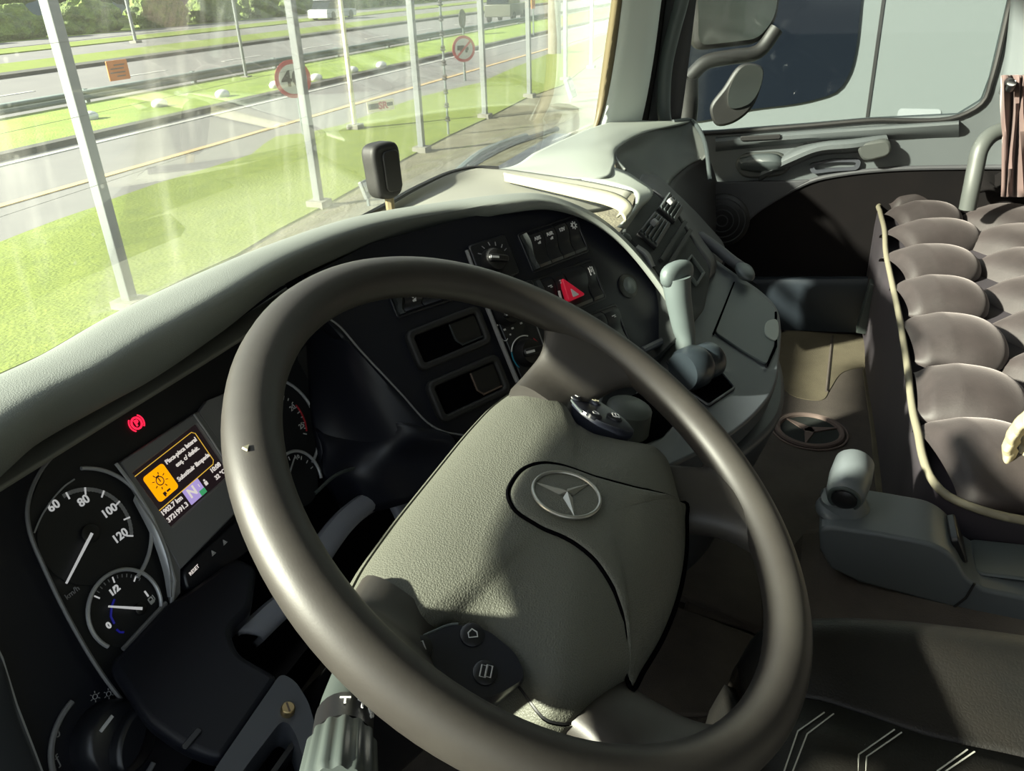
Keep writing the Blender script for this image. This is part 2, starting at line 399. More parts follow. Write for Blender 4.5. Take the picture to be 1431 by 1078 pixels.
def line(name, pts, w, m, lab):
    (xa, ya), (xb, yb) = pts; d = np.array([xb-xa, yb-ya]); nn = nrm([-d[1], d[0]])*w/2
    mb = MB().prism(Fr((0, 0, 0), (1, 0, 0), (0, 1, 0)), [np.array([xa, ya])-nn, np.array([xb, yb])-nn, np.array([xb, yb])+nn, np.array([xa, ya])+nn], GZ-.01, GZ+.012)
    return tag(obj(name, mb, m, smooth=False), lab, 'road marking')
bpy.data.objects.remove(o)
ya = yat(200, 231)
line('lane_line', [(-20, ya), (45, ya)], .16, M['painty'], 'long yellow line painted along the nearest road')
yw = yat(130, 201)
line('edge_line', [(-20, yw), (160, yw)], .13, M['paintw'], 'thin white edge line beside the dark kerb of the nearest road')
for i, xx in enumerate(np.arange(6, 60, 5.5)):
    t = tag(obj('lane_dash', MB().box((xx, yat(0, 135), GZ+.003), (2.4, .16, .02)), M['paintw'], smooth=False), 'short white lane dash on the middle road, %s from the left' % ('first', 'second', 'third', 'fourth', 'fifth', 'sixth', 'seventh', 'eighth', 'ninth', 'tenth')[i], 'road marking', 'white lane dashes on the middle road')
# guard rail with round reflectors
gy = yat(0, 171)
gr = tag(empty('guard_rail', (30, gy, GZ)), 'long grey green guard rail beyond the near grass verge', 'guard rail')
prof = [(-.16, 0), (-.13, .05), (-.06, .06), (0, .0), (.06, .06), (.13, .05), (.16, 0)]
obj('rail_beam', MB().grid([[np.array((x, gy-b, GZ+.26+a*.75)) for a, b in prof] for x in (2, 90)]), M['rail'], gr, solid=.01)
pm = None
for x in np.arange(4, 88, 4.0):
    o = obj('rail_post', MB().box((x, gy+.08, GZ+.2), (.12, .12, .4)), M['rail'], gr, smooth=False)
for i, (px, py) in enumerate(((122, 153), (221, 136), (309, 123), (384, 111), (441, 101), (492, 91), (532, 84))):
    q = atz(px, py, GZ+.30)
    f2 = Fr(q, (1, 0, 0), (0, 0, 1))
    o = tag(obj('marker_stone', MB().ell(q-np.array([0, 0, .15]), .22, .16, .12), M['signw']), 'white round marker stone, %s from the left along the guard rail' % ('first', 'second', 'third', 'fourth', 'fifth', 'sixth', 'seventh')[i], 'marker', 'white marker stones along the verge')
# fence posts
base = [(185, 432), (447, 290), (590, 213), (678, 166), (740, 137), (790, 113), (826, 96)]
ords = ('nearest the driver, reaching the dash edge', 'second from the left', 'third from the left', 'fourth from the left', 'fifth from the left', 'sixth from the left', 'last and smallest by the windscreen edge')
proto = None; PB = []
for i, (px, py) in enumerate(base):
    q = atz(px, py, GZ); PB.append(q)
    if proto is None:
        r = empty('fence_post', q)
        obj('post_shaft', MB().box(q+np.array([0, 0, 1.9]), (.10, .10, 3.8)), M['post'], r, smooth=False, bevel=.008)
        obj('base_collar', MB().box(q+np.array([0, 0, .05]), (.24, .24, .10)), M['concrete'], r, smooth=False)
        proto = r
    else: r = cptree(proto); r.location = q
    tag(r, 'pale metal fence post, '+ords[i], 'fence post', 'tall metal fence posts')
fw = tag(empty('fence_wires', PB[3]), 'thin horizontal wires strung between the pale fence posts', 'fence wire')
for k in range(5):
    z = 1.15+.55*k
    obj('wire', MB().tube([PB[0]+(PB[0]-PB[1])*1.2+np.array([0, -.06, z])]+[p+np.array([0, -.06, z]) for p in PB], .0016, 5), M['wire'], fw)
# thin electric fence pole with insulators
q = atz(627, 190, GZ)
e = tag(empty('insulator_pole', q), 'thin dark pole carrying a column of small black insulators', 'pole')
obj('pole_rod', MB().tube([q, q+np.array([0, 0, 3.4])], .022, 8), M['rail'], e)
for k in range(13): obj('insulator', MB().lathe(Fr(q+np.array([0, 0, .3+.24*k]), (1, 0, 0), (0, 1, 0)), [(.02, -.05), (.055, -.03), (.03, 0), (.05, .02), (.02, .05)], 10), M['signk'], e)
# cream pole and thin light poles
for px, py, r_, h_, mm, nm, lb in ((497, 182, .05, 4.2, 'bannercloth', 'marker_pole', 'slim cream yellow pole standing left of the second fence post gap'),
                               (345, 112, .05, 7, 'post', 'light_pole', 'thin grey lighting pole on the verge beyond the near road'),
                               (190, 60, .09, 8, 'post', 'light_pole', 'distant grey lighting pole before the hedge at left')):
    q = atz(px, py, GZ)
    t = tag(empty(nm, q), lb, 'pole')
    obj('shaft', MB().tube([q, q+np.array([0, 0, h_])], [r_, r_*.8], 10), M[mm], t); obj('foot', MB().box(q+np.array([0, 0, .06]), (r_*5, r_*5, .12)), M['concrete'], t, smooth=False)
q = atz(775, 76, GZ)
u = tag(empty('utility_pole', q), 'thick tapering concrete utility pole on the lawn edge', 'pole')
obj('shaft', MB().tube([q, q+np.array([0, 0, 9])], [.24, .16], 14), M['concrete'], u); obj('crossarm', MB().box(q+np.array([0, 0, 8.2]), (1.8, .12, .14)), M['concrete'], u, smooth=False)
# signs
def sign_round(px, py, bx, by, r, lb, sym):
    q = atz(bx, by, GZ); c = aty(px, py, q[1]-.05)
    t = tag(empty('road_sign', q), lb, 'road sign')
    obj('sign_pole', MB().tube([q, np.array([q[0], q[1], c[2]+r*.7])], .035, 8), M['rail'], t)
    f = Fr(c+np.array([-.05, -.04, 0]), (math.cos(.75), -math.sin(.75), 0), (0, 0, 1))
    obj('sign_plate', MB().lathe(f, [(r, 0), (r, .012)], 32), M['signr'], t, ang=20)
    obj('sign_face', MB().lathe(f, [(r*.78, .012), (r*.78, .017)], 32), M['signw'], t, ang=20)
    if sym == '40': text('40', f.at(-.02, 0, .019), r*1.15, M['signk'], t, bold=.010, name='sign_number')
    elif sym == 'truck':
        mb = MB(); mb.box(f.w(-.08*r/.3, .03, .02), (r*.6, r*.35, .006), f); mb.box(f.w(.26*r, .0, .02), (r*.28, r*.26, .006), f); mb.box(f.w(-.25*r, -.18*r, .02), (r*.2, r*.2, .006), f); mb.box(f.w(.22*r, -.18*r, .02), (r*.2, r*.2, .006), f)
        obj('truck_symbol', mb, M['signk'], t, smooth=False)
        obj('bar', MB().box(f.w(0, 0, .026), (r*1.7, r*.16, .006), f.at(0, 0, 0, .75)), M['signr'], t, smooth=False)
    return t
sign_round(409, 110, 425, 190, .33, 'round speed sign reading 40 with a red rim behind the second fence post', '40')
sign_round(647, 68, 650, 113, .34, 'round red rimmed sign with a barred truck near the third fence post', 'truck')
q = atz(648, 52, GZ); c = aty(646, 26, q[1])
t = tag(empty('round_sign_back', q), 'dark back of a round road sign on the far verge', 'road sign')
obj('sign_pole', MB().tube([q, c], .04, 8), M['rail'], t); obj('sign_plate', MB().lathe(Fr(c, (1, 0, 0), (0, 0, 1)), [(.42, -.01), (.42, .01)], 24), M['signk'], t, ang=20)
c = aty(165, 98, 5.75+.35)
t = tag(empty('orange_notice', np.array([c[0], c[1], c[2]-.1])), 'small orange notice board hung on the fence wires', 'sign')
fo = Fr(c, (1, -.05, 0), (-.02, 0, 1)); obj('board', MB().prism(fo, rrect(.235, .17, .01), -.004, .004), M['signo'], t, smooth=False)
for yy, w in ((.045, .12), (.015, .15), (-.018, .17), (-.05, .10)): obj('print_line', MB().box(fo.w(-.01 if w > .12 else .02, yy, .005), (w, .010, .002), fo), M['brown'], t, smooth=False)
c = aty(532, 148, 5.95)
t = tag(empty('fence_banner', np.array([c[0], c[1], c[2]-.1])), 'narrow banner with black bars and a red monogram on the fence', 'banner')
fo = Fr(c, (.80, -.60, .03), (.02, 0, 1)); obj('cloth', MB().box(c, (.42, .15, .006), fo), M['bannercloth'], t, smooth=False)
obj('bar', MB().box(fo.w(-.11, .005, .005), (.16, .075, .003), fo), M['signk'], t, smooth=False); obj('bar', MB().box(fo.w(.145, .01, .005), (.09, .05, .003), fo), M['signk'], t, smooth=False)
text('SR', fo.at(.035, .0, .008), .13, M['signr'], t, bold=.006)
c = atz(745, 12, GZ+1.2); t = tag(empty('orange_marker', np.array([c[0], c[1], GZ])), 'tiny orange marker board beside the far road', 'sign')
obj('board', MB().box(c+np.array([0, 0, .3]), (.5, .04, .6)), M['signo'], t, smooth=False); obj('stem', MB().box((c[0], c[1], GZ+.6), (.06, .06, 1.2)), M['rail'], t, smooth=False)
# floodlights
for px, py, lb in ((797, 126, 'small white floodlight box on the yard edge by the sixth fence post'), (514, 266, 'white floodlight box behind the black sensor on the dash')):
    c = atz(px, py+10, GZ+.12); s_ = np.linalg.norm(c)/1100*11
    t = tag(empty('floodlight', np.array([c[0], c[1], GZ])), lb, 'lamp')
    f = Fr(c+np.array([0, 0, s_]), (1, 0, 0), (0, .35, 1))
    obj('housing', MB().box(f.o, (s_*2, s_*2.2, s_*.5), f), M['post'], t, smooth=False, bevel=.01); obj('lens', MB().box(f.w(0, .3*s_, s_*.28), (s_*1.5, s_*1.1, .01), f), M['signw'], t, smooth=False)
    obj('bracket', MB().box((c[0], c[1], (GZ+c[2])/2+.05), (s_*.3, s_*.3, c[2]-GZ+.1)), M['rail'], t, smooth=False)
# vehicles far away
def car(px, py, ln, m, lb, jeep=False, rot=0):
    c = atz(px, py, GZ); f = Fr(c, (math.cos(rot), math.sin(rot), 0), (0, 0, 1)); f.n = np.cross(f.u, f.v)
    t = tag(empty('car', c), lb, 'car'); w = ln*.4; h = ln*(.42 if jeep else .33)
    b = [(-.5, .12), (-.5, .5), (-.46, .55), (.5, .48), (.5, .14)] if not jeep else [(-.5, .2), (-.5, .6), (.5, .58), (.5, .2)]
    sh = lambda P: [(a*ln, q*h) for a, q in P]
    obj('body', MB().prism(f, sh(b), -w/2, w/2), m, t, bevel=.04*ln/4)
    cab = [(-.42, .55), (-.3, .98), (.12, 1.0), (.3, .52)] if not jeep else [(-.48, .6), (-.45, 1.0), (.15, 1.0), (.2, .58)]
    obj('cabin', MB().prism(f, sh(cab), -w*.42, w*.42), M['darkglass'], t, bevel=.02)
    obj('roof', MB().box(f.w(-.12*ln, h*1.0, 0), (ln*.45, .05, w*.8), f), m, t, smooth=False)
    for a in (-.3, .3):
        for s_ in (-1, 1): obj('wheel', MB().lathe(Fr(f.w(a*ln, .32, s_*w*.46), f.u, f.v), [(.3, -.1), (.3, .1)], 16), M['rubber'], t, ang=20)
car(466, 27, 4.3, M['carw'], 'small white car on the far road at the upper middle')
car(708, 30, 4.2, M['card'], 'dark open off-road car on the far road', True, .1)
# hedge, trees, buildings
def blob(c, rx, ry, rz, amp, sc, nu=40, nv=22, seed=0):
    rows = []
    for i in range(nv+1):
        t = -PI/2+PI*i/nv; t = max(min(t, PI/2-.02), -PI/2+.02); r = []
        for k in range(nu):
            d = np.array([math.cos(t)*math.cos(2*PI*k/nu), math.cos(t)*math.sin(2*PI*k/nu), math.sin(t)])
            n_ = 1+amp*noise.fractal(Vector(d*sc+np.array([seed*7.3, 0, 0])), 1.0, 2.0, 4)
            r.append(c+d*np.array([rx, ry, rz])*n_)
        rows.append(r)
    return MB().grid(rows, cu=True, cap=True)
hy = yat(0, 58)
NTH = 'first second third fourth fifth sixth seventh eighth ninth tenth eleventh twelfth thirteenth fourteenth fifteenth sixteenth seventeenth eighteenth nineteenth twentieth'.split()
for i in range(17):
    x = 33+i*6.2
    o = obj('bush', blob(np.array([x, hy+random.uniform(-.3, .6), GZ+.7]), 2.7, 1.3, random.uniform(1.2, 1.9), .3, 2.4, seed=i), M['leaf'])
    tag(o, 'green hedge bush beyond the far road, %s of its row from the left' % NTH[i], 'bush', 'hedge bushes beyond the far road')
for i in range(15):
    x = 30+i*7.8; y = hy+8+random.uniform(-1, 3); hh = random.uniform(3.8, 6.5)
    t = tag(empty('tree', (x, y, GZ)), 'leafy tree standing behind the far hedge, %s of its line from the left' % NTH[i], 'tree', 'trees behind the far hedge')
    obj('trunk', MB().tube([(x, y, GZ), (x+.1, y, GZ+hh*.5)], [.2, .14], 8), M['trunk'], t)
    obj('crown', blob(np.array([x, y, GZ+hh*.62]), 2.9, 2.3, hh*.42, .35, 2.2, seed=i+40), M['tree'], t)
def hall(x0, x1, y, h, m, lb):
    t = tag(empty('factory_hall', ((x0+x1)/2, y+8, GZ)), lb, 'building')
    obj('wall', MB().box(((x0+x1)/2, y+8, GZ+h/2), (x1-x0, 16, h)), m, t, smooth=False)
    obj('roof', MB().prism(Fr((x0-.5, y, GZ+h), (0, 1, 0), (0, 0, 1)), [(-1, 0), (8, 2.2), (17, 0)], 0, x1-x0+1), M['greywall'], t, smooth=False)
    for x in np.arange(x0+3, x1-3, 6):
        w_ = obj('window', MB().box((x, y-.04, GZ+h*.55), (2.6, .1, 1.4)), M['darkglass'], t, smooth=False)
        obj('window_frame', MB().box((x, y-.1, GZ+h*.55), (2.8, .06, .08)), M['signw'], w_, smooth=False)
hall(36, 62, 64, 9, M['bluewall'], 'pale blue factory hall beyond the hedge at upper left')
hall(66, 92, 70, 8, M['greywall'], 'grey factory hall partly hidden by trees')
hall(8, 32, 66, 7, M['greywall'], 'grey low hall at the far left of the view')
# neighbouring white truck cab
TX = 3.75
ft = Fr((TX, 0, 0), (0, -1, 0), (0, 0, 1))      # facing us: normal -X
t = tag(empty('white_truck_cab', (TX+1.1, -.4, GZ)), 'white truck cab parked beside the passenger window', 'truck')
P = lambda px, py: ft.l(px, py)
obj('cab_side', MB().box((TX+1.1, -1.0, .0), (2.2, 3.6, 4.0)), M['truckw'], t, smooth=False, bevel=.05)
wp = [P(*p) for p in ((930, -40), (1206, -40), (1203, 0), (1195, 73), (1187, 102), (1171, 126), (1134, 140), (1053, 152), (950, 165), (925, 100))]
o = obj('side_window', MB().prism(ft, cat(wp, 50, True), -.0, .012), M['darkglass'], t, ang=60)
p0, p1 = P(1243, -60), P(1217, 172)
obj('panel_gap', MB().prism(ft, [(p0[0]-.006, p0[1]), (p0[0]+.006, p0[1]), (p1[0]+.006, p1[1]-.6), (p1[0]-.006, p1[1]-.6)], 0, .004), M['rubber'], t, smooth=False)
obj('handle_recess', MB().prism(ft, rrect(.16, .05, .015, 4, *P(1284, 161)), 0, .004), M['greywall'], t, smooth=False)
for s_ in (-1.9, .3): obj('wheel', MB().lathe(Fr((TX+.15, s_, GZ+.5), (0, 1, 0), (0, 0, 1)), [(.5, -.16), (.5, .16)], 24), M['rubber'], t, ang=20)

# ================================================================== CAB SHELL
LX, BY, RZ = -0.42, -1.35, 0.62
WT = (.40, .50)                   # top edge of windscreen: y, z
struct('floor', MB().box(((LX+DX)/2, -.35, FZ-.05), (DX-LX+.1, 2.0, .1)), M['mat'], smooth=False)
struct('ceiling', MB().box(((LX+DX)/2, (BY+.36)/2, RZ+.03), (DX-LX+.1, .36-BY, .06)), M['headliner'], smooth=False)
struct('wall_back', MB().box(((LX+DX)/2, BY-.03, (FZ+RZ)/2), (DX-LX, .06, RZ-FZ)), M['headliner'], smooth=False)
struct('trim_1', MB().patch([[np.array((x, .36-.10*((x-.9)/1.3)**2, RZ+.03)) for x in np.linspace(LX, DX+.05, 8)], [np.array((x, .40-.10*max(0, x-1.2)**2, .43)) for x in np.linspace(LX, DX+.05, 8)]], 20, 4), M['headliner'], solid=.03)
# left wall with the open driver's window
lw = MB(); lw.box((LX-.03, -.35, -.65), (.06, 2.0, .66)); lw.box((LX-.03, -1.05, .16), (.06, .6, .98)); lw.box((LX-.03, -.2, .60), (.06, 1.7, .12))
lw.box((LX-.03, .5, .1), (.06, .08, .9))
struct('wall_left', lw, M['door'], smooth=False)
struct('wall_front', MB().box(((LX+DX)/2, .68, -.95), (DX-LX+.1, .05, 1.1)), M['grey'], smooth=False)
# windscreen
def wsy(x, z):      # y of glass at x, z
    b = .66-.17*max(0, (x-.9)/1.2)**2.4-.10*max(0, (.6-x)/1.1)**2.4
    return b+(z+.3)*(-.16)
rows = []
for z in np.linspace(-.42, .50, 8): rows.append([np.array((x, wsy(x, z), z)) for x in np.linspace(LX, DX-.02, 28)])
struct('window_1', MB().grid(rows), M['glass'], solid=.005)
# right A pillar
fp = Fr((0, 0.50, 0), (1, 0, 0), (0, 0, 1))
def R_(px, py, y): return aty(px, py, y)
A0 = [R_(826, 195, .50), R_(836, 150, .49), R_(848, 75, .47), R_(858, 0, .45), R_(868, -90, .43)]
A1 = [R_(832, 192, .49), R_(843, 150, .48), R_(856, 75, .46), R_(866, 0, .44), R_(877, -90, .42)]
A2 = [atx(884, 172, DX), atx(892, 130, DX), atx(900, 75, DX), atx(908, 0, DX), atx(920, -90, DX)]
struct('trim_2', MB().patch([A0, A1], 16, 3), M['gold'], solid=.02)
Am = [(a+b)/2+np.array([-.03, -.05, 0]) for a, b in zip(A1, A2)]
struct('trim_3', MB().patch([A1, Am, A2], 16, 10), M['pillar'], solid=.02)
A3 = [atx(905, 172, DX), atx(912, 130, DX), atx(921, 75, DX), atx(931, 0, DX), atx(944, -90, DX)]
struct('trim_4', MB().patch([A2, A3], 16, 4), M['rubber'], solid=.03)
A4 = [atx(950, 172, DX+.02), atx(956, 130, DX+.02), atx(963, 75, DX+.02), atx(972, 0, DX+.02), atx(984, -90, DX+.02)]
struct('trim_5', MB().patch([A3, A4], 16, 4), M['doordark'], solid=.03)
t = tag(obj('pillar_handle', MB().tube(cat([atx(963, -60, DX-.05), atx(953, 0, DX-.05), atx(941, 45, DX-.05), atx(931, 90, DX-.05), atx(928, 125, DX-.05), atx(928, 160, DX-.05), atx(932, 178, DX-.02)], 24), .017, 12), M['lever']), 'slim grey grab handle running up the passenger windscreen pillar', 'handle')

# ---- passenger door
fd = Fr((DX, 0, 0), (0, -1, 0), (0, 0, 1))
D = lambda px, py, h=0: fd.l(px, py, h)
door = empty('door_1', (DX, -.3, FZ)); door['kind'] = 'structure'
belt = [D(*p) for p in ((905, 190), (1004, 185), (1134, 175), (1215, 168), (1341, 162), (1374, 142), (1386, 110), (1412, 0), (1425, -60))]
top = [(x, .62) for x in (belt[-1][0], )]
body = [D(905, 190)]+belt[1:]+[(belt[-1][0], .60), (1.35, .60), (1.35, FZ), (D(905, 190)[0], FZ)]
obj('door_skin', MB().prism(fd, body, -.05, 0), M['door'], door, bevel=.006)
obj('window_seal', MB().tube([fd.w(*p, .004) for p in cat([np.array(b) for b in belt], 50)], .006, 8), M['rubber'], door)
wdw = struct('window_2', MB().prism(fd, [(belt[0][0]-.05, belt[0][1]-.01)]+[(b[0], b[1]-.01) for b in belt[1:]]+[(belt[-1][0], .6), (belt[0][0]-.05, .6)], -.025, -.020), M['sideglass'], smooth=False)
# raised upper door moulding
low = [D(*p) for p in ((985, 300), (1010, 341), (1033, 317), (1060, 293), (1094, 272), (1134, 252), (1175, 243), (1240, 236), (1357, 233), (1431, 233))]
arch = [D(*p) for p in ((1005, 346), (1033, 317), (1060, 293), (1094, 272), (1134, 252), (1175, 243), (1240, 236), (1357, 233), (1500, 233), (1500, 386), (1057, 386), (1000, 386))]
obj('cloth_insert', MB().prism(fd, arch, -.01, .004), M['velvetblack'], door, smooth=False)
obj('arch_bead', MB().tube([fd.w(*p, .006) for p in cat([np.array(a) for a in arch[:9]], 40)], .006, 8), M['doordark'], door)
sp = [D(*p) for p in ((940, 330), (975, 262), (1000, 254), (1050, 252), (1100, 252), (1134, 250), (1094, 272), (1060, 293), (1033, 317), (1005, 346), (990, 400), (950, 400))]
obj('lower_panel', MB().prism(fd, sp, 0, .012), M['doordark'], door, bevel=.003)
c = D(1010, 306); f = fd.at(c[0], c[1], .013)
s_ = obj('speaker_grille', MB().lathe(f, [(.072, 0), (.072, .003), (.066, .006), (.02, .007)], 36), M['black'], door)
for k in range(4): obj('grille_ring', MB().tube([f.w(*p, .007) for p in circ(.015+.015*k, 28)], .0018, 6, closed=True), M['doordark'], s_)
# ledge along the belt + arm pull
def Dh(px, py, h): return fd.P(px, py, h)
obj('belt_ledge', MB().patch([[Dh(1000, 192, .0), Dh(1134, 181, .0), Dh(1340, 168, 0)], [Dh(1000, 196, .03), Dh(1134, 186, .03), Dh(1340, 172, .03)], [Dh(1000, 204, .03), Dh(1134, 193, .03), Dh(1340, 182, .02)], [Dh(1000, 212, .0), Dh(1134, 199, .0), Dh(1340, 192, 0)]], 24, 8), M['door'], door)
obj('arm_pull', MB().patch([[Dh(1060, 253, 0), Dh(1105, 234, 0), Dh(1140, 219, 0), Dh(1200, 213, 0), Dh(1245, 205, 0)],
                            [Dh(1062, 246, .035), Dh(1108, 226, .05), Dh(1142, 212, .055), Dh(1198, 206, .055), Dh(1242, 197, .03)],
                            [Dh(1064, 240, .035), Dh(1110, 216, .05), Dh(1146, 204, .055), Dh(1196, 199, .055), Dh(1240, 191, .03)],
                            [Dh(1066, 236, 0), Dh(1112, 206, 0), Dh(1148, 197, 0), Dh(1195, 192, 0), Dh(1236, 186, 0)]], 26, 10), M['door'], door)
obj('grip_pad', MB().prism(fd, roundpoly([D(*p) for p in ((1195, 196), (1243, 188), (1246, 212), (1205, 222))], .02), .03, .052), M['dashend'], door, bevel=.008)
hb = obj('handle_bezel', MB().prism(fd, cat([np.array(D(*p)) for p in ((1029, 226), (1036, 216), (1065, 212), (1092, 213), (1106, 228), (1098, 240), (1070, 246), (1038, 244))], 32, True), .0, .022), M['dashend'], door, bevel=.006)
obj('door_handle', MB().patch([[Dh(1034, 222, .024), Dh(1060, 216, .03), Dh(1086, 217, .034), Dh(1096, 226, .026)], [Dh(1034, 228, .034), Dh(1060, 226, .045), Dh(1086, 227, .05), Dh(1099, 232, .03)], [Dh(1036, 236, .024), Dh(1062, 240, .03), Dh(1088, 238, .034), Dh(1098, 236, .026)]], 18, 8), M['lid'], hb, solid=.006)
obj('upper_recess', MB().prism(fd, roundpoly([D(*p) for p in ((1122, 193), (1150, 187), (1216, 185), (1213, 193), (1160, 198), (1128, 200))], .01), .0, .010), M['doordark'], door, bevel=.003)
obj('lock_slot', MB().prism(fd, roundpoly([D(*p) for p in ((1036, 187), (1093, 184), (1092, 191), (1037, 194))], .006), .030, .036), M['rubber'], door, bevel=.002)
obj('pull_pocket', MB().frame(fd, roundpoly([D(*p) for p in ((1130, 228), (1165, 221), (1204, 221), (1200, 236), (1165, 238), (1134, 242))], .012), roundpoly([D(*p) for p in ((1137, 230), (1165, 225), (1197, 225), (1194, 233), (1165, 234), (1140, 237))], .01), .0, .014), M['grey'], door)
# door sill
fs = Fr((DX, 0, 0), (0, -1, 0), (0, 0, 1))
obj('door_bin', MB().patch([[Dh(1040, 386, 0), Dh(1217, 386, 0), Dh(1500, 386, 0)], [Dh(1045, 390, .05), Dh(1217, 389, .05), Dh(1500, 389, .05)], [Dh(1060, 399, .055), Dh(1217, 398, .055), Dh(1500, 398, .055)], [Dh(1070, 460, .03), Dh(1217, 466, .03), Dh(1500, 476, .03)]], 20, 14), M['sill'], door)
# front of door continuing to dash: B pillar & grab bar
t = tag(obj('grab_bar', MB().tube(cat([atx(1352, 292, DX-.14), atx(1358, 262, DX-.14), atx(1364, 232, DX-.13), atx(1370, 208, DX-.12), atx(1384, 190, DX-.10), atx(1408, 180, DX-.08), atx(1440, 174, DX-.05)], 26), .018, 12), M['dashend']), 'curved dark grab bar at the rear edge of the passenger door', 'handle')
bp = [[atx(1400, 130, DX-.02), atx(1412, 60, DX-.02), atx(1424, -60, DX-.02)], [atx(1440, 150, DX-.07), atx(1445, 60, DX-.07), atx(1450, -60, DX-.07)], [atx(1520, 150, DX-.07), atx(1520, 60, DX-.07), atx(1520, -60, DX-.07)]]
struct('trim_6', MB().patch(bp, 14, 10), M['door'], solid=.02)
t = tag(obj('curtain', MB().grid([[np.array(atx(px_+3*math.sin(z_*5+px_*.2), 105+z_*170, DX-.22-.025*math.sin(j*1.15+z_*2))) for j, px_ in enumerate(np.linspace(1404-6*z_, 1500, 40))] for z_ in np.linspace(0, 1, 14)]), M['curtain'], solid=.006), 'mauve velvet curtain gathered behind the passenger door', 'curtain')
t = tag(obj('coat_hook', MB().tube(cat([atx(1409, 114, DX-.24), atx(1414, 117, DX-.27), atx(1411, 124, DX-.25)], 8), .008, 8), M['black']), 'small black hook at the top of the mauve curtain', 'hook')
# ---- outside mirrors of this truck (passenger side)
mr = tag(empty('door_mirror', (2.62, .60, -.55)), 'tall exterior mirror pair on its dark arm outside the passenger window', 'mirror')
fm = Fr((2.60, 0, 0), nrm((.55, -.8, 0)), (0, 0, 1)); fm = Fr(atx(1030, 40, 2.62), (.45, -.89, 0), (0, 0, 1))
U_ = lambda px, py: fm.l(px, py)
hs = obj('upper_housing', MB().prism(fm, roundpoly([U_(*p) for p in ((962, -60), (1100, -60), (1088, 30), (1062, 62), (972, 72))], .03), -.06, -.002), M['mirrorback'], mr, bevel=.015)
obj('mirror_glass', MB().prism(fm, roundpoly([U_(*p) for p in ((974, -50), (1094, -50), (1082, 26), (1060, 54), (976, 64))], .03), -.004, .002), M['mirror'], hs, smooth=False)
obj('mirror_arm', MB().tube(cat([fm.P(962, 110), fm.P(985, 88), fm.P(1020, 80), fm.P(1060, 72), fm.P(1085, 40)], 20), .022, 10), M['mirrorback'], mr)
obj('mirror_foot', MB().tube(cat([fm.P(958, 190), fm.P(962, 150), fm.P(962, 110)], 10), .03, 10), M['mirrorback'], mr)
fm2 = Fr(atx(1035, 135, 2.55), (.25, -.97, 0), (0, .1, 1)); U2 = lambda px, py: fm2.l(px, py)
lo = cat([np.array(U2(*p)) for p in ((1000, 178), (990, 152), (1010, 122), (1036, 88), (1068, 92), (1064, 128), (1050, 156), (1022, 176))], 36, True)
hs2 = obj('lower_housing', MB().prism(fm2, lo, -.07, .0, sc0=.6), M['mirrorback'], mr, bevel=.012)
obj('mirror_glass', MB().prism(fm2, cat([np.array(U2(*p)) for p in ((1020, 150), (1018, 128), (1040, 92), (1064, 96), (1060, 126), (1046, 145))], 30, True), .0, .006), M['mirror'], hs2, smooth=False)

# ================================================================== DASHBOARD
dash = tag(empty('dashboard', (.9, .35, FZ)), 'dark truck dashboard wrapping round the driver behind the steering wheel', 'dashboard')
dc = atx(240, 662, .443)
c25, s25 = math.cos(math.radians(25)), math.sin(math.radians(25))
FC = Fr(dc, (1, 0, 0), (0, s25, c25))
cc = ray(765, 340)*1.0
c30, s30 = math.cos(PI/6), math.sin(PI/6)
n2 = np.array([-s30*c30, -c30*c30, s30]); u2 = np.array([c30, -s30, 0])
F2 = Fr(cc, u2, np.cross(n2, u2))
# hood roll
zi, zo = -.262, -.215
I = [atz(-150, 830, zi), atz(-60, 722, zi), atz(7, 657, zi), atz(40, 627, zi), atz(134, 573, zi), atz(200, 538, zi), atz(300, 470, zi), atz(400, 395, zi), atz(517, 344, zi), atz(635, 313, zi)]+[F2.P(*p, .012) for p in ((713, 298), (772, 294), (830, 314), (870, 345), (909, 391), (944, 446), (952, 478))]
O = [atz(-150, 640, zo), atz(-60, 577, zo), atz(0, 545, zo), atz(35, 530, zo), atz(100, 500, zo), atz(200, 440, zo), atz(300, 390, zo), atz(400, 346, zo-.004), atz(517, 307, zo-.010), atz(635, 287, zo-.018)]+[F2.P(*p, .016) for p in ((713, 277), (756, 276), (800, 288), (842, 310), (885, 348), (926, 398), (962, 462))]
def mid(A, B, t, off): return [a*(1-t)+b*t+np.array(off) for a, b in zip(A, B)]
def scaled(A, k):      # push radially away from the driver's side of the hood (horizontal)
    out = []
    for a in A:
        d = nrm([a[0]-.40, a[1]-.0, 0]); out.append(a+d*k)
    return out
def roll(t, k, dz):
    out = []
    for p, a, b in zip(mid(I, O, t, (0, 0, 0)), I, O):
        q = min(1, abs(b[2]-a[2])/.047); d = nrm([p[0]-.40, p[1], 0]); out.append(p-d*k*q+np.array([0, 0, dz*q]))
    return out
M1 = roll(.30, .017, .003); M2 = roll(.70, .021, .007)
Bk1 = [p+np.array([0, 0, .000]) for p in scaled(O, .022)]
Bk2 = [p+np.array([0, 0, -.014]) for p in scaled(O, .048)]
Bk3 = [p+np.array([0, 0, -.080]) for p in scaled(O, .105)]
In1 = scaled(I, .03); In1 = [p+np.array([0, 0, .006]) for p in In1]
obj('hood', MB().patch([In1, I, M1, M2, O, Bk1, Bk2, Bk3], 110, 44), M['hood'], dash)
cl0 = [p+np.array([0, 0, .001]) for p in scaled(I, .012)[:10]]; cl1 = [FC.w(FC.loc(p)[0]*1.0, .112, .002) for p in scaled(I, .085)[:10]]
obj('hood_blocker', MB().patch([cl0, cl1], 60, 3), M['facedark'], dash, solid=.004)  # added strip closing the gap under the hood against leaking sun
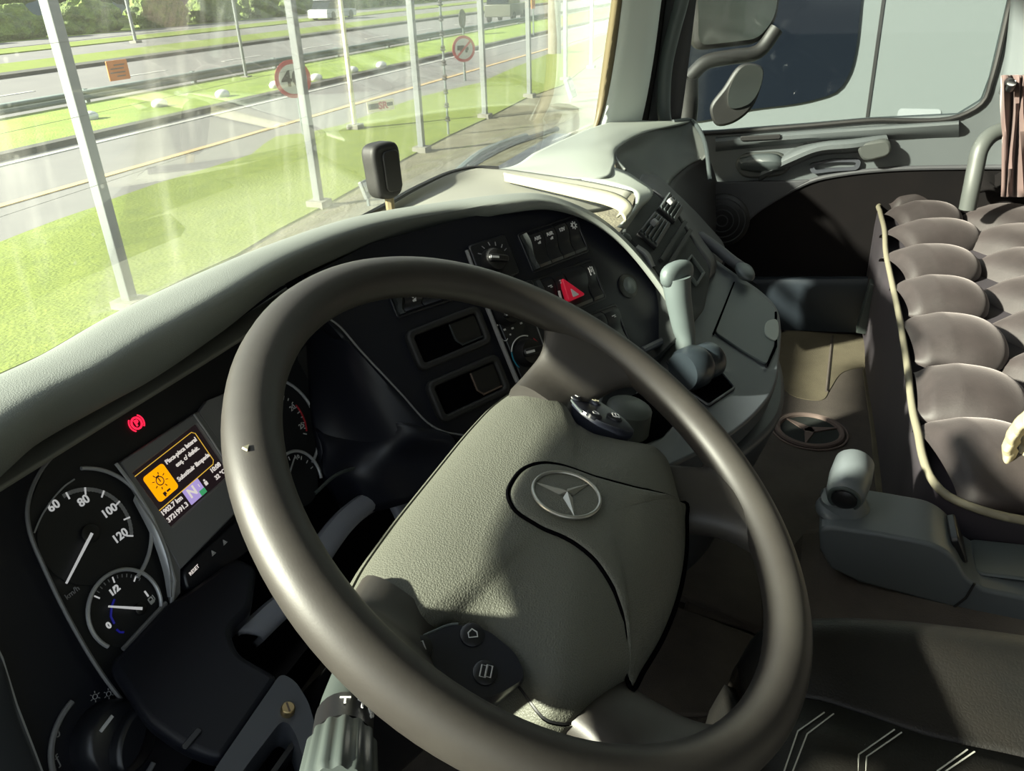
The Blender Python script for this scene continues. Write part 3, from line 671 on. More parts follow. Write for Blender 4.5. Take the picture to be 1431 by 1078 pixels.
# fascia plates
plc = [FC.l(*p) for p in ((60, 640), (134, 565), (200, 530), (300, 465), (400, 395), (470, 372))]
fpoly = [(-.42, .10), (.20, .10), (.205, .0), (.18, -.10), (.17, -.13), (-.42, -.30)]
obj('driver_fascia', MB().prism(FC, [(-.46, .128), (.215, .128), (.33, .112), (.33, .04), (.22, .02), (.20, .0), (.16, -.085), (.0, -.095), (-.10, -.10), (-.10, -.33), (-.46, -.33)], -.03, -.004), M['fascia'], dash, smooth=False)
inr = [F2.l(*p) for p in ((456, 448), (430, 385), (517, 341), (635, 308), (713, 292), (772, 288), (834, 308), (875, 341), (914, 388), (950, 446), (950, 470), (900, 484), (862, 520), (800, 600), (720, 650), (650, 614), (612, 606), (592, 590), (530, 520))]
obj('centre_fascia', MB().prism(F2, inr, -.02, 0), M['fascia'], dash, smooth=False)
# cheek between cluster and centre plate
L0 = [FC.P(*p, .005) for p in ((405, 395), (424, 440), (432, 520), (436, 590), (450, 660))]
L3 = [F2.P(*p, .003) for p in ((420, 385), (458, 448), (500, 492), (560, 556), (604, 600))]
L1 = [a*.66+b*.34+np.array([0, .012, .0]) for a, b in zip(L0, L3)]
L2 = [a*.28+b*.72+np.array([-.006, -.010, .006]) for a, b in zip(L0, L3)]
L4 = [p-F2.n*.02 for p in L3]
obj('cluster_cheek', MB().patch([L0, L1, L2, L3, L4], 34, 24), M['fascia'], dash, solid=.003)
S0 = [F2.P(604, 600, .004), F2.P(625, 612, .004), F2.P(660, 618, .004)]
lb = [FC.P(450, 660, .005), FC.P(500, 655, .05), FC.P(560, 640, .085), F2.P(640, 625, .01)]
lb2 = [p+np.array([0, -.02, -.05]) for p in lb]; lt = [FC.P(440, 600, .008), FC.P(500, 590, .04), F2.P(560, 590, .0), F2.P(610, 602, .002)]
obj('cheek_ledge', MB().patch([lt, [(a+b)/2+np.array([0, -.006, .004]) for a, b in zip(lt, lb)], lb, lb2], 24, 14), M['fascia'], dash, solid=.003)
obj('fascia_seam', MB().tube([p+F2.n*.004 for p in cat([F2.P(*p, .001) for p in ((452, 443), (470, 455), (500, 489), (560, 553), (596, 592), (615, 603), (645, 609))], 40)], .0011, 6), M['bezel'], dash)
# ---- instrument cluster
clu = obj('instrument_cluster', MB().prism(FC, roundpoly([FC.l(*p) for p in ((38, 712), (67, 645), (100, 617), (134, 595), (200, 545), (330, 470))]+[(.215, .085), (.21, -.02), (.16, -.10), FC.l(235, 846), FC.l(172, 908), FC.l(150, 955), FC.l(100, 872), FC.l(48, 765)], .012), -.004, .0), M['facedark'], dash, smooth=False)
bz = [FC.l(*p) for p in ((155, 648), (278, 566), (330, 640), (380, 700), (330, 775), (262, 812), (240, 842), (232, 838), (222, 790), (208, 730), (185, 690))]
scr = [FC.l(*p) for p in ((181, 662), (269, 594), (318, 668), (238, 741))]
su = FC.l(181, 662); sv = FC.l(269, 594); SWd = .083; SH = .058
sc0 = ((su[0]+sv[0])/2, (su[1]+sv[1])/2-SH/2)
FS = FC.at(sc0[0], sc0[1], .003, math.atan2(sv[1]-su[1], sv[0]-su[0]))
mb = MB(); outb = [FC.l(*p) for p in ((162, 648), (271, 577), (352, 690), (246, 798))]
m_ = 5
def dens(P_, k=6):
    o = []
    for i in range(len(P_)):
        a = np.array(P_[i]); b = np.array(P_[(i+1) % len(P_)])
        o += [tuple(a+(b-a)*j/k) for j in range(k)]
    return o
mb.frame(FC, dens(outb), dens([(FC.loc(FS.w(a*SWd/2, b*SH/2))) for a, b in ((-1, 1), (1, 1), (1, -1), (-1, -1))]), 0, .007)
bzl = obj('display_bezel', mb, M['bezel'], clu, bevel=.0015)
web = [FC.l(*p) for p in ((186, 676), (246, 794), (246, 830), (236, 844), (230, 800), (222, 760), (205, 712))]
obj('bezel_web', MB().prism(FC, [FC.l(*p) for p in ((272, 579), (284, 562), (318, 548), (352, 600), (372, 690), (356, 700))], 0, .0065), M['bezel'], clu, bevel=.001)
obj('bezel_web', MB().prism(FC, web, 0, .006), M['bezel'], clu, bevel=.001)
scn = obj('display_screen', MB().prism(FS, rrect(SWd, SH, .001), 0, .0008), M['screen'], clu, smooth=False)
obj('screen_edge', MB().tube([FC.P(*p, .008) for p in ((162, 648), (185, 678), (212, 722), (232, 768), (244, 812), (240, 843))], .0016, 6), M['silver'], clu)
obj('screen_edge', MB().tube([FC.P(*p, .008) for p in ((271, 579), (290, 606), (312, 640), (340, 684))], .0010, 6), M['silver'], clu)
obj('chrome_blade', MB().patch([[FC.P(*p, .004) for p in ((186, 700), (212, 752), (228, 800), (234, 835))], [FC.P(*p, .010) for p in ((188, 694), (219, 742), (236, 792), (239, 835))], [FC.P(*p, .004) for p in ((190, 690), (224, 738), (241, 790), (243, 833))]], 20, 8), M['silver'], clu)
ps = lambda px, py, h=.0012: FS.loc(FS.P(px, py, h))
def strip(name, pts, r, m): return obj(name, MB().tube([FS.w(a, b, .0012) for a, b in pts], r, 4), m, clu)
e0 = (-SWd/2+.001, SH/2-.004); fx1 = SWd/2-.006; fy1 = -SH/2+.0175
strip('frame_line', [e0, (fx1-.003, SH/2-.004), (fx1, SH/2-.007), (fx1, fy1+.003), (fx1-.003, fy1), (-SWd/2+.001, fy1)], .0004, M['yellowline'])
ic = obj('warning_icon', MB().prism(FS, rrect(.0245, .0265, .003, 4, -SWd/2+.0185, .0065), .0006, .0014), M['orange'], clu, smooth=False)
icf = FS.at(-SWd/2+.0185, .0085, .0016)
obj('bulb_symbol', MB().tube([icf.w(*p) for p in circ(.0038, 20)], .0005, 4, closed=True).box(icf.w(0, .001, 0), (.0008, .004, .0006), icf).box(icf.w(0, .0045, 0), (.004, .001, .0006), icf), M['screen'], ic)
for k in range(8):
    a = PI/8+k*PI/4; obj('symbol_ray', MB().box(icf.w(.0068*math.cos(a), .0068*math.sin(a), 0), (.0022, .0007, .0006), icf.at(0, 0, 0, a)), M['screen'], ic, smooth=False)
obj('lorry_symbol', MB().box(icf.w(-.0035, -.0115, 0), (.003, .003, .0006), icf).box(icf.w(.0015, -.0112, 0), (.004, .0016, .0006), icf).box(icf.w(-.004, -.0135, 0), (.0012, .0012, .0006), icf), M['screen'], ic, smooth=False)
text('Pisca-pisca lateral', FS.at(.0125, .0175, .0012), .0058, M['scrwhite'], clu, bold=.00012, name='message_text')
text('esq. c/ defeit.', FS.at(.0145, .0098, .0012), .0058, M['scrwhite'], clu, bold=.00012, name='message_text')
text('Substituir lâmpada', FS.at(.0135, -.0015, .0012), .0058, M['scrwhite'], clu, bold=.00012, name='message_text')
text('1902.7 km', FS.at(-.0275, -.0155, .0012), .0062, M['scrwhite'], clu, bold=.00012, name='odometer_text')
text('3721991.3', FS.at(-.0265, -.0235, .0012), .0062, M['scrwhite'], clu, bold=.00012, name='odometer_text')
nb = obj('gear_box_patch', MB().prism(FS, rrect(.021, .0155, .0004, 2, -.0005, -.0195), .0006, .0012), M['violet'], clu, smooth=False)
text('N', FS.at(-.003, -.0185, .0015), .0125, M['scrwhite'], clu, bold=.0003, name='gear_letter')
text('1', FS.at(.0065, -.018, .0015), .0045, M['scrwhite'], clu, name='gear_number')
obj('green_patch', MB().prism(FS, rrect(.007, .005, .0003, 2, .0065, -.0248), .0012, .0016), M['green'], clu, smooth=False)
obj('seat_symbol', MB().ell(FS.w(.0145, -.0175, .0012), .0011, .0011, .0005, FS).box(FS.w(.0145, -.0208, .0012), (.0032, .0036, .0006), FS), M['scrwhite'], clu)
text('10:08', FS.at(.0325, -.0155, .0012), .0062, M['scrwhite'], clu, bold=.00012, name='clock_text')
text('32 °C', FS.at(.0325, -.0235, .0012), .0058, M['scrwhite'], clu, bold=.00012, name='temperature_text')
# warning lamp
wf = FC.at(*FC.l(190, 592), .001)
wlp = obj('brake_warning_lamp', MB().tube([wf.w(*p) for p in circ(.0050, 22)], .0010, 5, closed=True).tube([wf.w(*p) for p in circ(.0074, 10, a0=-50, a1=50)], .0007, 5).tube([wf.w(*p) for p in circ(.0074, 10, a0=130, a1=230)], .0007, 5), M['redlamp'], clu)
text('P', wf.at(0, 0, .0003), .0075, M['redlamp'], clu, bold=.0004, name='lamp_letter')
# dials
def hub(px, py): return FC.l(px, py)
def dial(name, a, b, r, rimr, arc, ticks, lab):
    """raised dial with a rim tube over arc degrees and tick marks"""
    g_ = obj(name, MB().lathe(FC.at(a, b, 0), [(r*1.0, .0004), (r, .0016)], 40), M['facedark'], clu, ang=20)
    obj('dial_rim', MB().tube([FC.w(a+rimr*math.cos(math.radians(t_)), b+rimr*math.sin(math.radians(t_)), .004) for t_ in np.linspace(arc[0], arc[1], 40)], .0017, 8), M['silver'], g_)
    for t_, ln, wd_, mm in ticks:
        f_ = FC.at(a, b, .0020, math.radians(t_)); obj('tick', MB().box(f_.w(r*.965-ln/2, 0), (ln, wd_, .0004), f_), mm, g_, smooth=False)
    return g_
sh_ = hub(122, 748); r0 = .0395
tk = []
for v_ in range(68, 121, 2):
    an = 58.5-(v_-80)*2.42
    tk.append((an, .0060 if v_ % 10 == 0 else .0034, .0013 if v_ % 10 == 0 else .0009, M['dialwhite'] if v_ % 10 == 0 else M['dimprint']))
sp_ = dial('speedometer', sh_[0], sh_[1], r0, .0535, (-78, 62), [q_ for q_ in tk], 'speed')
obj('dial_band', MB().grid([[FC.w(sh_[0]+q_*math.cos(math.radians(a_)), sh_[1]+q_*math.sin(math.radians(a_)), .0018) for a_ in np.linspace(-39, 88, 40)] for q_ in (r0*.965, r0*.885)]), M['dimprint'], sp_, smooth=False)
obj('inner_arc', MB().tube(cat([FC.P(*p, .003) for p in ((48, 745), (58, 722), (72, 700), (90, 680), (104, 670))], 20), .0007, 5), M['silver'], sp_)
for v_, px, py in (('60', 73, 708), ('80', 115, 701), ('100', 151, 715), ('120', 166, 750)):
    text(v_, FC.at(*FC.l(px, py), .002), .0098, M['dialwhite'], sp_, bold=.0002, name='dial_number')
text('km/h', FC.at(*FC.l(99, 829), .002), .0062, M['dimprint'], sp_, name='dial_unit')
def needle(p0, p1, w0, w1, par, h=.005, m='silver', rr=.0075):
    a = np.array(FC.l(*p0)); b = np.array(FC.l(*p1)); d = nrm(b-a); q = np.array([-d[1], d[0]])
    obj('needle', MB().prism(FC, [a+q*w0/2, b+q*w1/2, b-q*w1/2, a-q*w0/2], h, h+.001), M[m], par, smooth=False)
    obj('needle_hub', MB().lathe(FC.at(a[0], a[1], 0), [(rr, .001), (rr, .0045), (rr*.7, .0055)], 20), M['black'], par)
needle((123, 747), (87, 817), .0024, .0014, sp_, m='dialwhite')
fh = hub(172, 852)
ft_ = [(118-k*8.6, .0050 if k in (0, 5, 10) else .0026, .0011 if k in (0, 5, 10) else .0007, M['dialwhite'] if k in (0, 5, 10) else M['dimprint']) for k in range(12)]
fg = dial('fuel_gauge', fh[0], fh[1], .0290, .0315, (-52, 205), ft_, 'fuel')
obj('chord_bar', MB().tube([FC.P(172, 908, .004), FC.P(232, 843, .004)], .0022, 8), M['bezel'], fg)
for v_, px, py, s_ in (('1/2', 158, 826, .0075), ('1', 203, 831, .0075), ('0', 150, 875, .0072)):
    text(v_, FC.at(*FC.l(px, py), .002), s_, M['dialwhite'], fg, bold=.0003, name='dial_number')
pf = FC.at(*FC.l(209, 840), .002); obj('pump_symbol', MB().frame(pf, rrect(.0045, .006, .0008, 2), rrect(.0026, .004, .0004, 2), 0, .0004).box(pf.w(0, -.0015, .0002), (.004, .003, .0004), pf).tube([pf.w(.0024, -.002, .0002), pf.w(.0036, -.001, .0002), pf.w(.0034, .003, .0002)], .0004, 4), M['white'], fg)
needle((193, 852), (146, 849), .0024, .0014, fg, rr=.005, m='dialwhite')
ap = lambda px, py: np.array(FC.l(px, py))
obj('blue_scale', MB().tube([FC.P(*p, .0022) for p in ((160, 838), (156, 848), (155, 862), (160, 872))], .0009, 5).tube([FC.P(*p, .0022) for p in ((163, 880), (168, 884), (173, 884))], .0009, 5), M['blue'], fg)
# tachometer and temperature gauge on the right of the display
th = ap(425, 560)-np.array([.0535, .006])
tc_ = dial('tachometer', th[0], th[1], r0, .0535, (-75, 240), [(a_, .005 if i_ % 4 == 0 else .003, .001, M['white']) for i_, a_ in enumerate(range(-40, 221, 10))], 'rev')
for v_, a_ in (('0', 205), ('5', 160), ('10', 110), ('15', 60), ('20', 15), ('25', -25)):
    text(v_, FC.at(th[0]+.032*math.cos(math.radians(a_)), th[1]+.032*math.sin(math.radians(a_)), .002), .008, M['white'], tc_, name='dial_number')
obj('red_zone', MB().tube([FC.w(th[0]+.038*math.cos(math.radians(t_)), th[1]+.038*math.sin(math.radians(t_)), .0024) for t_ in range(-35, 15, 6)], .0010, 5), M['redprint'], tc_)
mh = ap(437, 648)-np.array([.0310, .002])
tg = dial('temperature_gauge', mh[0], mh[1], .0280, .0310, (-30, 235), [(a_, .004, .001, M['white']) for a_ in range(0, 121, 20)], 'temp')
text('10', FC.at(*FC.l(414, 640), .002), .0062, M['white'], tg, name='dial_number')
needle((398, 668), (407, 640), .0018, .001, tg, rr=.004)
# hooded rim above the speedo, glass cover trim line
tl_ = [FC.P(*p, .006) for p in ((330, 470), (230, 527), (167, 574), (134, 594), (100, 617), (67, 645), (46, 680), (38, 712), (42, 745), (60, 790), (100, 872), (150, 953), (200, 1010), (250, 1042), (286, 1056), (310, 1078), (330, 1110))]
obj('cover_trim', MB().tube(cat(tl_, 90), .0016, 6), M['bezel'], dash)
# strip of small buttons under the display
stp = [FC.l(*p) for p in ((246, 800), (338, 716), (372, 740), (330, 780), (268, 822), (252, 828))]
bs = obj('button_strip', MB().prism(FC, roundpoly(stp, .006), 0, .010), M['rock'], dash, bevel=.002)
text('RESET', FC.at(*FC.l(272, 797, .011), .0105, .05), .0045, M['scrwhite'], bs, name='button_lettering')
for px, py in ((298, 772), (314, 757)): obj('button_symbol', MB().prism(FC.at(*FC.l(px, py, .011), .010), [(-.002, -.0015), (.002, -.0015), (0, .002)], 0, .0006).box(FC.at(*FC.l(px, py, .011), .010).w(0, -.0022, .0003), (.005, .0006, .0006), FC), M['white'], bs, smooth=False)
# ---- lower blue-black panel
FL = Fr(FC.P(232, 842, .012), (1, 0, 0), (0, math.cos(math.radians(18)), math.sin(math.radians(18))))
lp = [FL.l(*p) for p in ((150, 925), (172, 906), (232, 842), (262, 824), (330, 776), (360, 790), (352, 850), (322, 880), (334, 912), (392, 945), (312, 1062), (286, 1056), (250, 1040), (205, 1008))]
obj('knee_panel', MB().prism(FL, roundpoly(lp, .008), -.02, .0, sc0=.97), M['knee'], dash, bevel=.006, seg=3)
obj('panel_clip', MB().prism(FL, rrect(.018, .005, .002, 3, *FL.l(268, 1034)), 0, .002), M['rock'], dash, bevel=.0006)
# grey storage frame with brass screw
fr_o = [FL.l(*p) for p in ((392, 945), (412, 956), (430, 985), (446, 1040), (470, 1130), (260, 1160), (302, 1076))]
fr_i = [FL.l(*p) for p in ((392, 1012), (404, 1016), (414, 1034), (424, 1070), (440, 1140), (300, 1160), (340, 1080))]
sf = obj('storage_frame', MB().frame(FL, roundpoly(fr_o, .006), roundpoly(fr_i, .006), -.03, .004), M['grey'], dash, bevel=.003)
obj('storage_tray', MB().prism(FL, fr_o, -.035, -.03), M['void'], sf, smooth=False)
obj('tray_rib', MB().box(FL.w(*FL.l(390, 1060), -.02), (.05, .004, .02), FL), M['black'], sf, smooth=False)
bf = FL.at(*FL.l(402, 993, .006), .004)
br = obj('brass_screw', MB().lathe(bf, [(.0055, 0), (.0055, .005), (.0045, .0062)], 20), M['brass'], sf)
obj('screw_slot', MB().box(bf.w(0, 0, .0063), (.008, .0014, .0006), bf.at(0, 0, 0, .9)), M['brown'], br, smooth=False)
# U-shaped trim round the column
FU = Fr(FC.P(440, 740, .03), (1, 0, 0), (0, math.cos(math.radians(50)), math.sin(math.radians(50))))
uo = [FU.P(*p) for p in ((330, 886), (360, 858), (400, 822), (432, 770), (470, 722), (508, 694), (548, 684), (600, 682), (660, 690))]
FUn = FU.n
obj('column_surround', MB().patch([[p+FUn*.0 for p in uo], [p+FUn*.006 for p in uo], [p+np.array([.010, -.012, -.012])+FUn*.006 for p in uo], [p+np.array([.012, -.014, -.016])-FUn*.012 for p in uo]], 50, 10), M['surround'], dash, solid=.006)
obj('surround_edge', MB().tube(cat([p+FUn*.008 for p in uo[4:]], 30), .0014, 6), M['brown'], dash)
uu = 0
u2_ = [FU.P(*p, -.01) for p in ((545, 700), (556, 722), (572, 760), (590, 800))]
obj('column_surround_inner', MB().patch([u2_, [p+np.array([.03, .0, -.01]) for p in u2_]], 14, 4), M['surround'], dash, solid=.01)
obj('surround_line', MB().tube(cat([FC.P(440, 690, .03), FC.P(470, 664, .04), FC.P(510, 652, .05), FC.P(560, 654, .06), FC.P(600, 660, .07)], 24), .002, 6), M['stalk'], dash)
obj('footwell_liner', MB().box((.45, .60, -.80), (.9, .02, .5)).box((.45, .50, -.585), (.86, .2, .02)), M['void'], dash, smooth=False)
# ---- headlamp rotary switch
hk = FC.at(*FC.l(155, 1035), -.004)
hs_ = obj('headlamp_switch', MB().tube([hk.w(*p, .002) for p in circ(.044, 40, a0=95, a1=290)], .0022, 8), M['bezel'], dash)
obj('rotary_knob', MB().lathe(hk, [(.030, 0), (.030, .010), (.027, .020), (.024, .022)], 36), M['rock'], hs_)
obj('knob_grip', MB().prism(hk.at(0, 0, .02, .55), cat([np.array(p) for p in ((-.024, 0), (-.012, .009), (.012, .009), (.024, 0), (.012, -.009), (-.012, -.009))], 24, True), 0, .014), M['rock'], hs_, bevel=.003)
obj('knob_mark', MB().box(hk.w(-.004, .0205, .0235), (.013, .0024, .0012), hk.at(0, 0, 0, .15)), M['white'], hs_, smooth=False)
text('0', hk.at(-.024, .0335, .0), .010, M['dimprint'], hs_, name='position_mark'); text('ƒ', hk.at(-.034, .018, .0), .010, M['dimprint'], hs_, name='position_mark')
for px, py in ((133, 974), (152, 970), (184, 1014)):
    f_ = FC.at(*FC.l(px, py), .000)
    mb = MB().tube([f_.w(*p) for p in circ(.0018, 12)], .0004, 4, closed=True)
    for k in range(6): a = k*PI/3; mb.box(f_.w(.0034*math.cos(a), .0034*math.sin(a)), (.0015, .0005, .0006), f_.at(0, 0, 0, a))
    obj('lamp_symbol', mb, M['dimprint'], hs_)
# edge of dash at far lower left
e_ = [FC.P(*p, .004) for p in ((-30, 860), (0, 920), (20, 985), (45, 1050), (60, 1090))]
obj('side_moulding', MB().patch([[p for p in e_], [p+np.array([-.012, -.01, -.005]) for p in e_], [p+np.array([-.10, -.05, -.03]) for p in e_]], 20, 8), M['grey'], dash, solid=.004)
obj('side_seam', MB().tube([p+FC.n*.002 for p in e_], .0012, 6), M['silver'], dash)

# ---- centre plate furniture (frame F2)
def rect_from(TL, TR, BL, h=0.0):
    a, b, c = [np.array(F2.l(*p, h)) for p in (TL, TR, BL)]
    w = np.linalg.norm(b-a); ang = math.atan2(*(b-a)[::-1]); hh = abs(np.cross(nrm(b-a), c-a))
    o = a+(b-a)/2+np.array([math.sin(ang), -math.cos(ang)])*hh/2
    return F2.at(o[0], o[1], h, ang), w, hh
def rocker(f, w, h, lbl=None, sym=None, par=None):
    rows = []
    for i in range(13):
        t = i/12; y = h/2-h*t
        dx = .0022*math.sin((t-.1)*PI*2)*w/.02
        z = .004+.0026*math.cos((t-.08)*PI*2)+(-.003 if t > .97 or t < .03 else 0)
        rows.append([f.w(x+dx, y, zz) for x, zz in ((-w/2+.0006, 0), (-w/2+.0006, z), (-w/4, z+.0006), (w/4, z+.0006), (w/2-.0006, z), (w/2-.0006, 0))])
    r = obj('rocker_switch', MB().grid(rows), M['rock'], par or dash, bevel=0)
    f_ = f.at(0, h*.27, .0072)
    if lbl:
        for k, q_ in enumerate(lbl.split('/')): text(q_, f_.at(0, -.0058*k, 0), .0062 if k == 0 else .0042, M['white'], r, bold=.0002, name='switch_lettering')
    if sym == 'gear':
        mb = MB().tube([f_.w(*p) for p in circ(.0028, 14)], .0009, 5, closed=True)
        for k in range(8): a = k*PI/4; mb.box(f_.w(.0045*math.cos(a), .0045*math.sin(a)), (.0016, .0014, .0005), f_.at(0, 0, 0, a))
        obj('switch_symbol', mb, M['white'], r)
    if sym == 'axle':
        mb = MB()
        for a_, b_ in ((-.003, .003), (0, .004), (.003, .003), (-.003, -.001), (0, -.001), (.003, -.001), (-.003, -.0045), (.003, -.0045)): mb.box(f_.w(a_, b_), (.0016, .003, .0005), f_)
        mb.box(f_.w(0, .001), (.007, .0008, .0005), f_); obj('switch_symbol', mb, M['white'], r, smooth=False)
    if sym == 'dash':
        obj('switch_symbol', MB().box(f_.w(0, 0), (.006, .0012, .0005), f_).box(f_.w(.002, -.002), (.003, .001, .0005), f_), M['white'], r, smooth=False)
    if sym == 'horn':
        obj('switch_symbol', MB().prism(f_, [(-.005, 0), (0, .0035), (0, -.0035)], 0, .0005).box(f_.w(.0025, .002), (.005, .001, .0005), f_).box(f_.w(.003, -.001), (.001, .005, .0005), f_), M['white'], r, smooth=False)
    return r
def bank(TL, TR, BL, cells, endcap=True, nm='switch_bank'):
    f, w, h = rect_from(TL, TR, BL)
    fr_ = obj('switch_bank_frame', MB().frame(f, rrect(w+.004, h+.006, .004), rrect(w-.001, h, .002), -.001, .0035), M['rock'], dash, bevel=.0008)
    x = -w/2
    if endcap:
        ec = .011; rows = [[f.w(x+.001+xx+.0015*math.sin((t-.1)*2*PI), h/2-h*t, z+.002*math.cos((t-.1)*2*PI)) for xx, z in ((0, 0), (.001, .007), (.005, .010), (.009, .006), (.010, 0))] for t in np.linspace(0, 1, 12)]
        obj('bank_end_cap', MB().grid(rows), M['ventgrey'], dash); x += ec
    cw = (w/2-x)/sum(c[0] for c in cells)
    for mul, lbl, sym in cells:
        ww = cw*mul
        if sym == 'hazard':
            rocker(f.at(x+ww/2, 0, 0), ww, h, par=dash)
            hz = F2.at(*F2.l(800, 405, .010), .007, -.12)
            tri = roundpoly([(-.0125, .0175), (.0185, -.009), (-.011, -.0145)], .005, 4)
            b_ = obj('hazard_button', MB().prism(hz, tri, -.004, .0045), M['red'], dash, bevel=.0012)
            obj('hazard_triangle', MB().prism(hz, [(p[0]*.36+.0005, p[1]*.36-.0045) for p in tri], .0045, .0052), M['white'], b_, smooth=False)
            obj('warning_bar', MB().box(hz.w(-.019, -.004, 0), (.003, .012, .001), hz), M['white'], b_, smooth=False)
        else: rocker(f.at(x+ww/2, 0, 0), ww, h, lbl, sym)
        x += ww
bank((724, 331), (801, 304), (749, 377), [(1, 'ABS/off', None), (1, 'ASR/off', None), (1, '12V', None), (1, None, 'gear')])
bank((742, 396), (824, 366), (766, 447), [(1, None, 'dash'), (1.0, '2', None), (1.9, None, 'hazard'), (1, None, 'axle')])
bank((545, 417), (658, 382), (558, 441), [(1, '/off', 'horn'), (1, None, 'dash'), (1, None, 'dash'), (1, None, 'dash')])
bank((776, 462), (858, 428), (800, 510), [(1, None, 'dash'), (1, None, 'dash'), (1, None, 'dash'), (1, None, 'dash')], endcap=False)
# two open coin trays
def tray(TL, TR, BL, divx, brown):
    f, w, h = rect_from(TL, TR, BL)
    o = obj('storage_tray', MB().frame(f, rrect(w, h, .010, 5), rrect(w-.017, h-.016, .004, 5), -.002, .009), M['rubber'], dash, bevel=.003, seg=3)
    obj('tray_bottom', MB().prism(f, rrect(w-.012, h-.012, .004), -.0015, .0012), M['void'], o, smooth=False)
    obj('tray_step', MB().prism(f, roundpoly([(divx, h/2-.009), (divx, -h/2+.018), (divx+.006, -h/2+.011), (w/2-.009, -h/2+.011), (w/2-.009, h/2-.009)], .004), .001, .0052), M['black'], o, bevel=.0015)
    obj('step_edge', MB().tube([f.w(divx, h/2-.010, .0052), f.w(divx, -h/2+.018, .0052), f.w(divx+.006, -h/2+.011, .0052), f.w(w/2-.010, -h/2+.011, .0052)], .0012, 6), M['brown'] if brown else M['ventgrey'], o)
tray((561, 466), (664, 427), (588, 521), .006, False)
tray((590, 537), (690, 494), (618, 593), .008, True)
# climate panel
clim = roundpoly([F2.l(*p) for p in ((676, 414), (740, 392), (774, 510), (728, 539))], .006)
cp = obj('climate_panel', MB().prism(F2, clim, 0, .007), M['rock'], dash, bevel=.0015)
obj('panel_edge', MB().tube([F2.P(*p, .008) for p in ((681, 430), (700, 478), (723, 534))], .0028, 8), M['bezel'], cp)
obj('panel_edge', MB().tube([F2.P(*p, .008) for p in ((748, 450), (760, 484), (771, 511))], .0008, 6), M['bezel'], cp)
def knob(px, py, r, par, arcs=(), h=.007, ang=0.0):
    f = F2.at(*F2.l(px, py, h), h)
    k = obj('rotary_knob', MB().lathe(f, [(r, 0), (r*.97, .006), (r*.8, .013), (r*.7, .0135)], 30), M['black'], par)
    obj('knob_grip', MB().prism(f.at(0, 0, .012, ang), rrect(r*1.75, r*.55, r*.25), 0, .007), M['black'], k if False else par, bevel=.002)
    g_ = f.at(0, 0, .0195, ang)
    obj('knob_mark', MB().box(g_.w(-r*.45, 0, 0), (r*.7, r*.16, .0006), g_), M['white'], par, smooth=False)
    for a0, a1, mm in arcs: obj('dial_arc', MB().tube([f.w(*p, .0006) for p in circ(r*1.22, 16, a0=a0, a1=a1)], .0008, 5), M[mm], par)
    return f
knob(736, 494, .0175, cp, ((62, 158, 'white'), (160, 215, 'cyan'), (0, 40, 'redprint'), (-50, -20, 'bezel')), ang=-.1)
fk = knob(706, 438, .0165, cp, (), ang=.2)
for px, py in ((685, 442), (694, 455), (705, 461), (716, 459), (728, 452)): obj('fan_mark', MB().box(F2.w(*F2.l(px, py, .007), .0075), (.003, .0022, .0006), F2), M['white'], cp, smooth=False)
f_ = F2.at(*F2.l(705, 472, .007), .0075); obj('fan_mark', MB().tube([f_.w(*p) for p in circ(.004, 10, a0=180, a1=330)], .0005, 4).box(f_.w(.009, .001), (.002, .002, .0005), f_), M['white'], cp)
# instrument light / heater timer panel
lpn = obj('dimmer_panel', MB().prism(F2, roundpoly([F2.l(*p) for p in ((651, 345), (703, 329), (724, 384), (672, 402))], .006), 0, .006), M['rock'], dash, bevel=.0018)
obj('panel_edge', MB().tube([F2.P(*p, .006) for p in ((652, 350), (660, 372))], .0022, 6), M['bezel'], lpn)
knob(687, 366, .0155, lpn, (), h=.006, ang=-.3)
for k, (px, py) in enumerate(((670, 355), (675, 346), (683, 341), (692, 341), (701, 344), (706, 349))):
    f_ = F2.at(*F2.l(px, py, .006), .0066, PI/2-.45*(k-2.5)); obj('dial_mark', MB().box(f_.o, (.0045, .0009, .0006), f_), M['dimprint'], lpn, smooth=False)
# round socket cover
f_ = F2.at(*F2.l(877, 400), 0)
so = obj('socket_ring', MB().lathe(f_, [(.0165, 0), (.0165, .002), (.014, .003)], 28), M['black'], dash)
obj('socket_cap', MB().lathe(f_.at(.002, 0, .002), [(.0115, 0), (.0115, .001), (.007, .0045), (.002, .005)], 24), M['lid'], so)

# ---- dash top
zr = -.275
ridge = [atz(500, 312, -.255), atz(540, 290, -.262), atz(590, 262, -.268), atz(640, 241, -.272), atz(670, 236, -.275), atz(700, 237, -.278), atz(760, 245, -.285), atz(830, 256, -.29), atz(884, 268, -.295)]
back = Bk2[7:14]
tb = [cat(Bk2[7:13], 9)[i]+np.array([0, 0, -.006]) for i in range(9)]
t1 = [a*.86+b*.14+np.array([0, 0, -.012]) for a, b in zip(ridge, tb)]
t2 = [a*.5+b*.5+np.array([0, 0, -.014]) for a, b in zip(ridge, tb)]
obj('top_tray', MB().patch([ridge, [a*.95+b*.05+np.array([0, 0, -.004]) for a, b in zip(ridge, tb)], t1, t2, tb], 50, 24), M['dashtray'], dash, solid=.003)
obj('tray_rubber_edge', MB().tube(cat([p+np.array([0, .004, .0]) for p in ridge[:6]], 40), .005, 8), M['rubber'], dash)
# moulded cream sunlit band inside the tray
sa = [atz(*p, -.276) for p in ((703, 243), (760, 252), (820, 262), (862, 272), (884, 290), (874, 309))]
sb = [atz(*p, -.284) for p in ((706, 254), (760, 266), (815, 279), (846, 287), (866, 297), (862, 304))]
obj('tray_moulding', MB().patch([sa, [(a+b)/2+np.array([0, 0, .006]) for a, b in zip(sa, sb)], sb], 40, 8), M['cream'], dash, solid=.003)
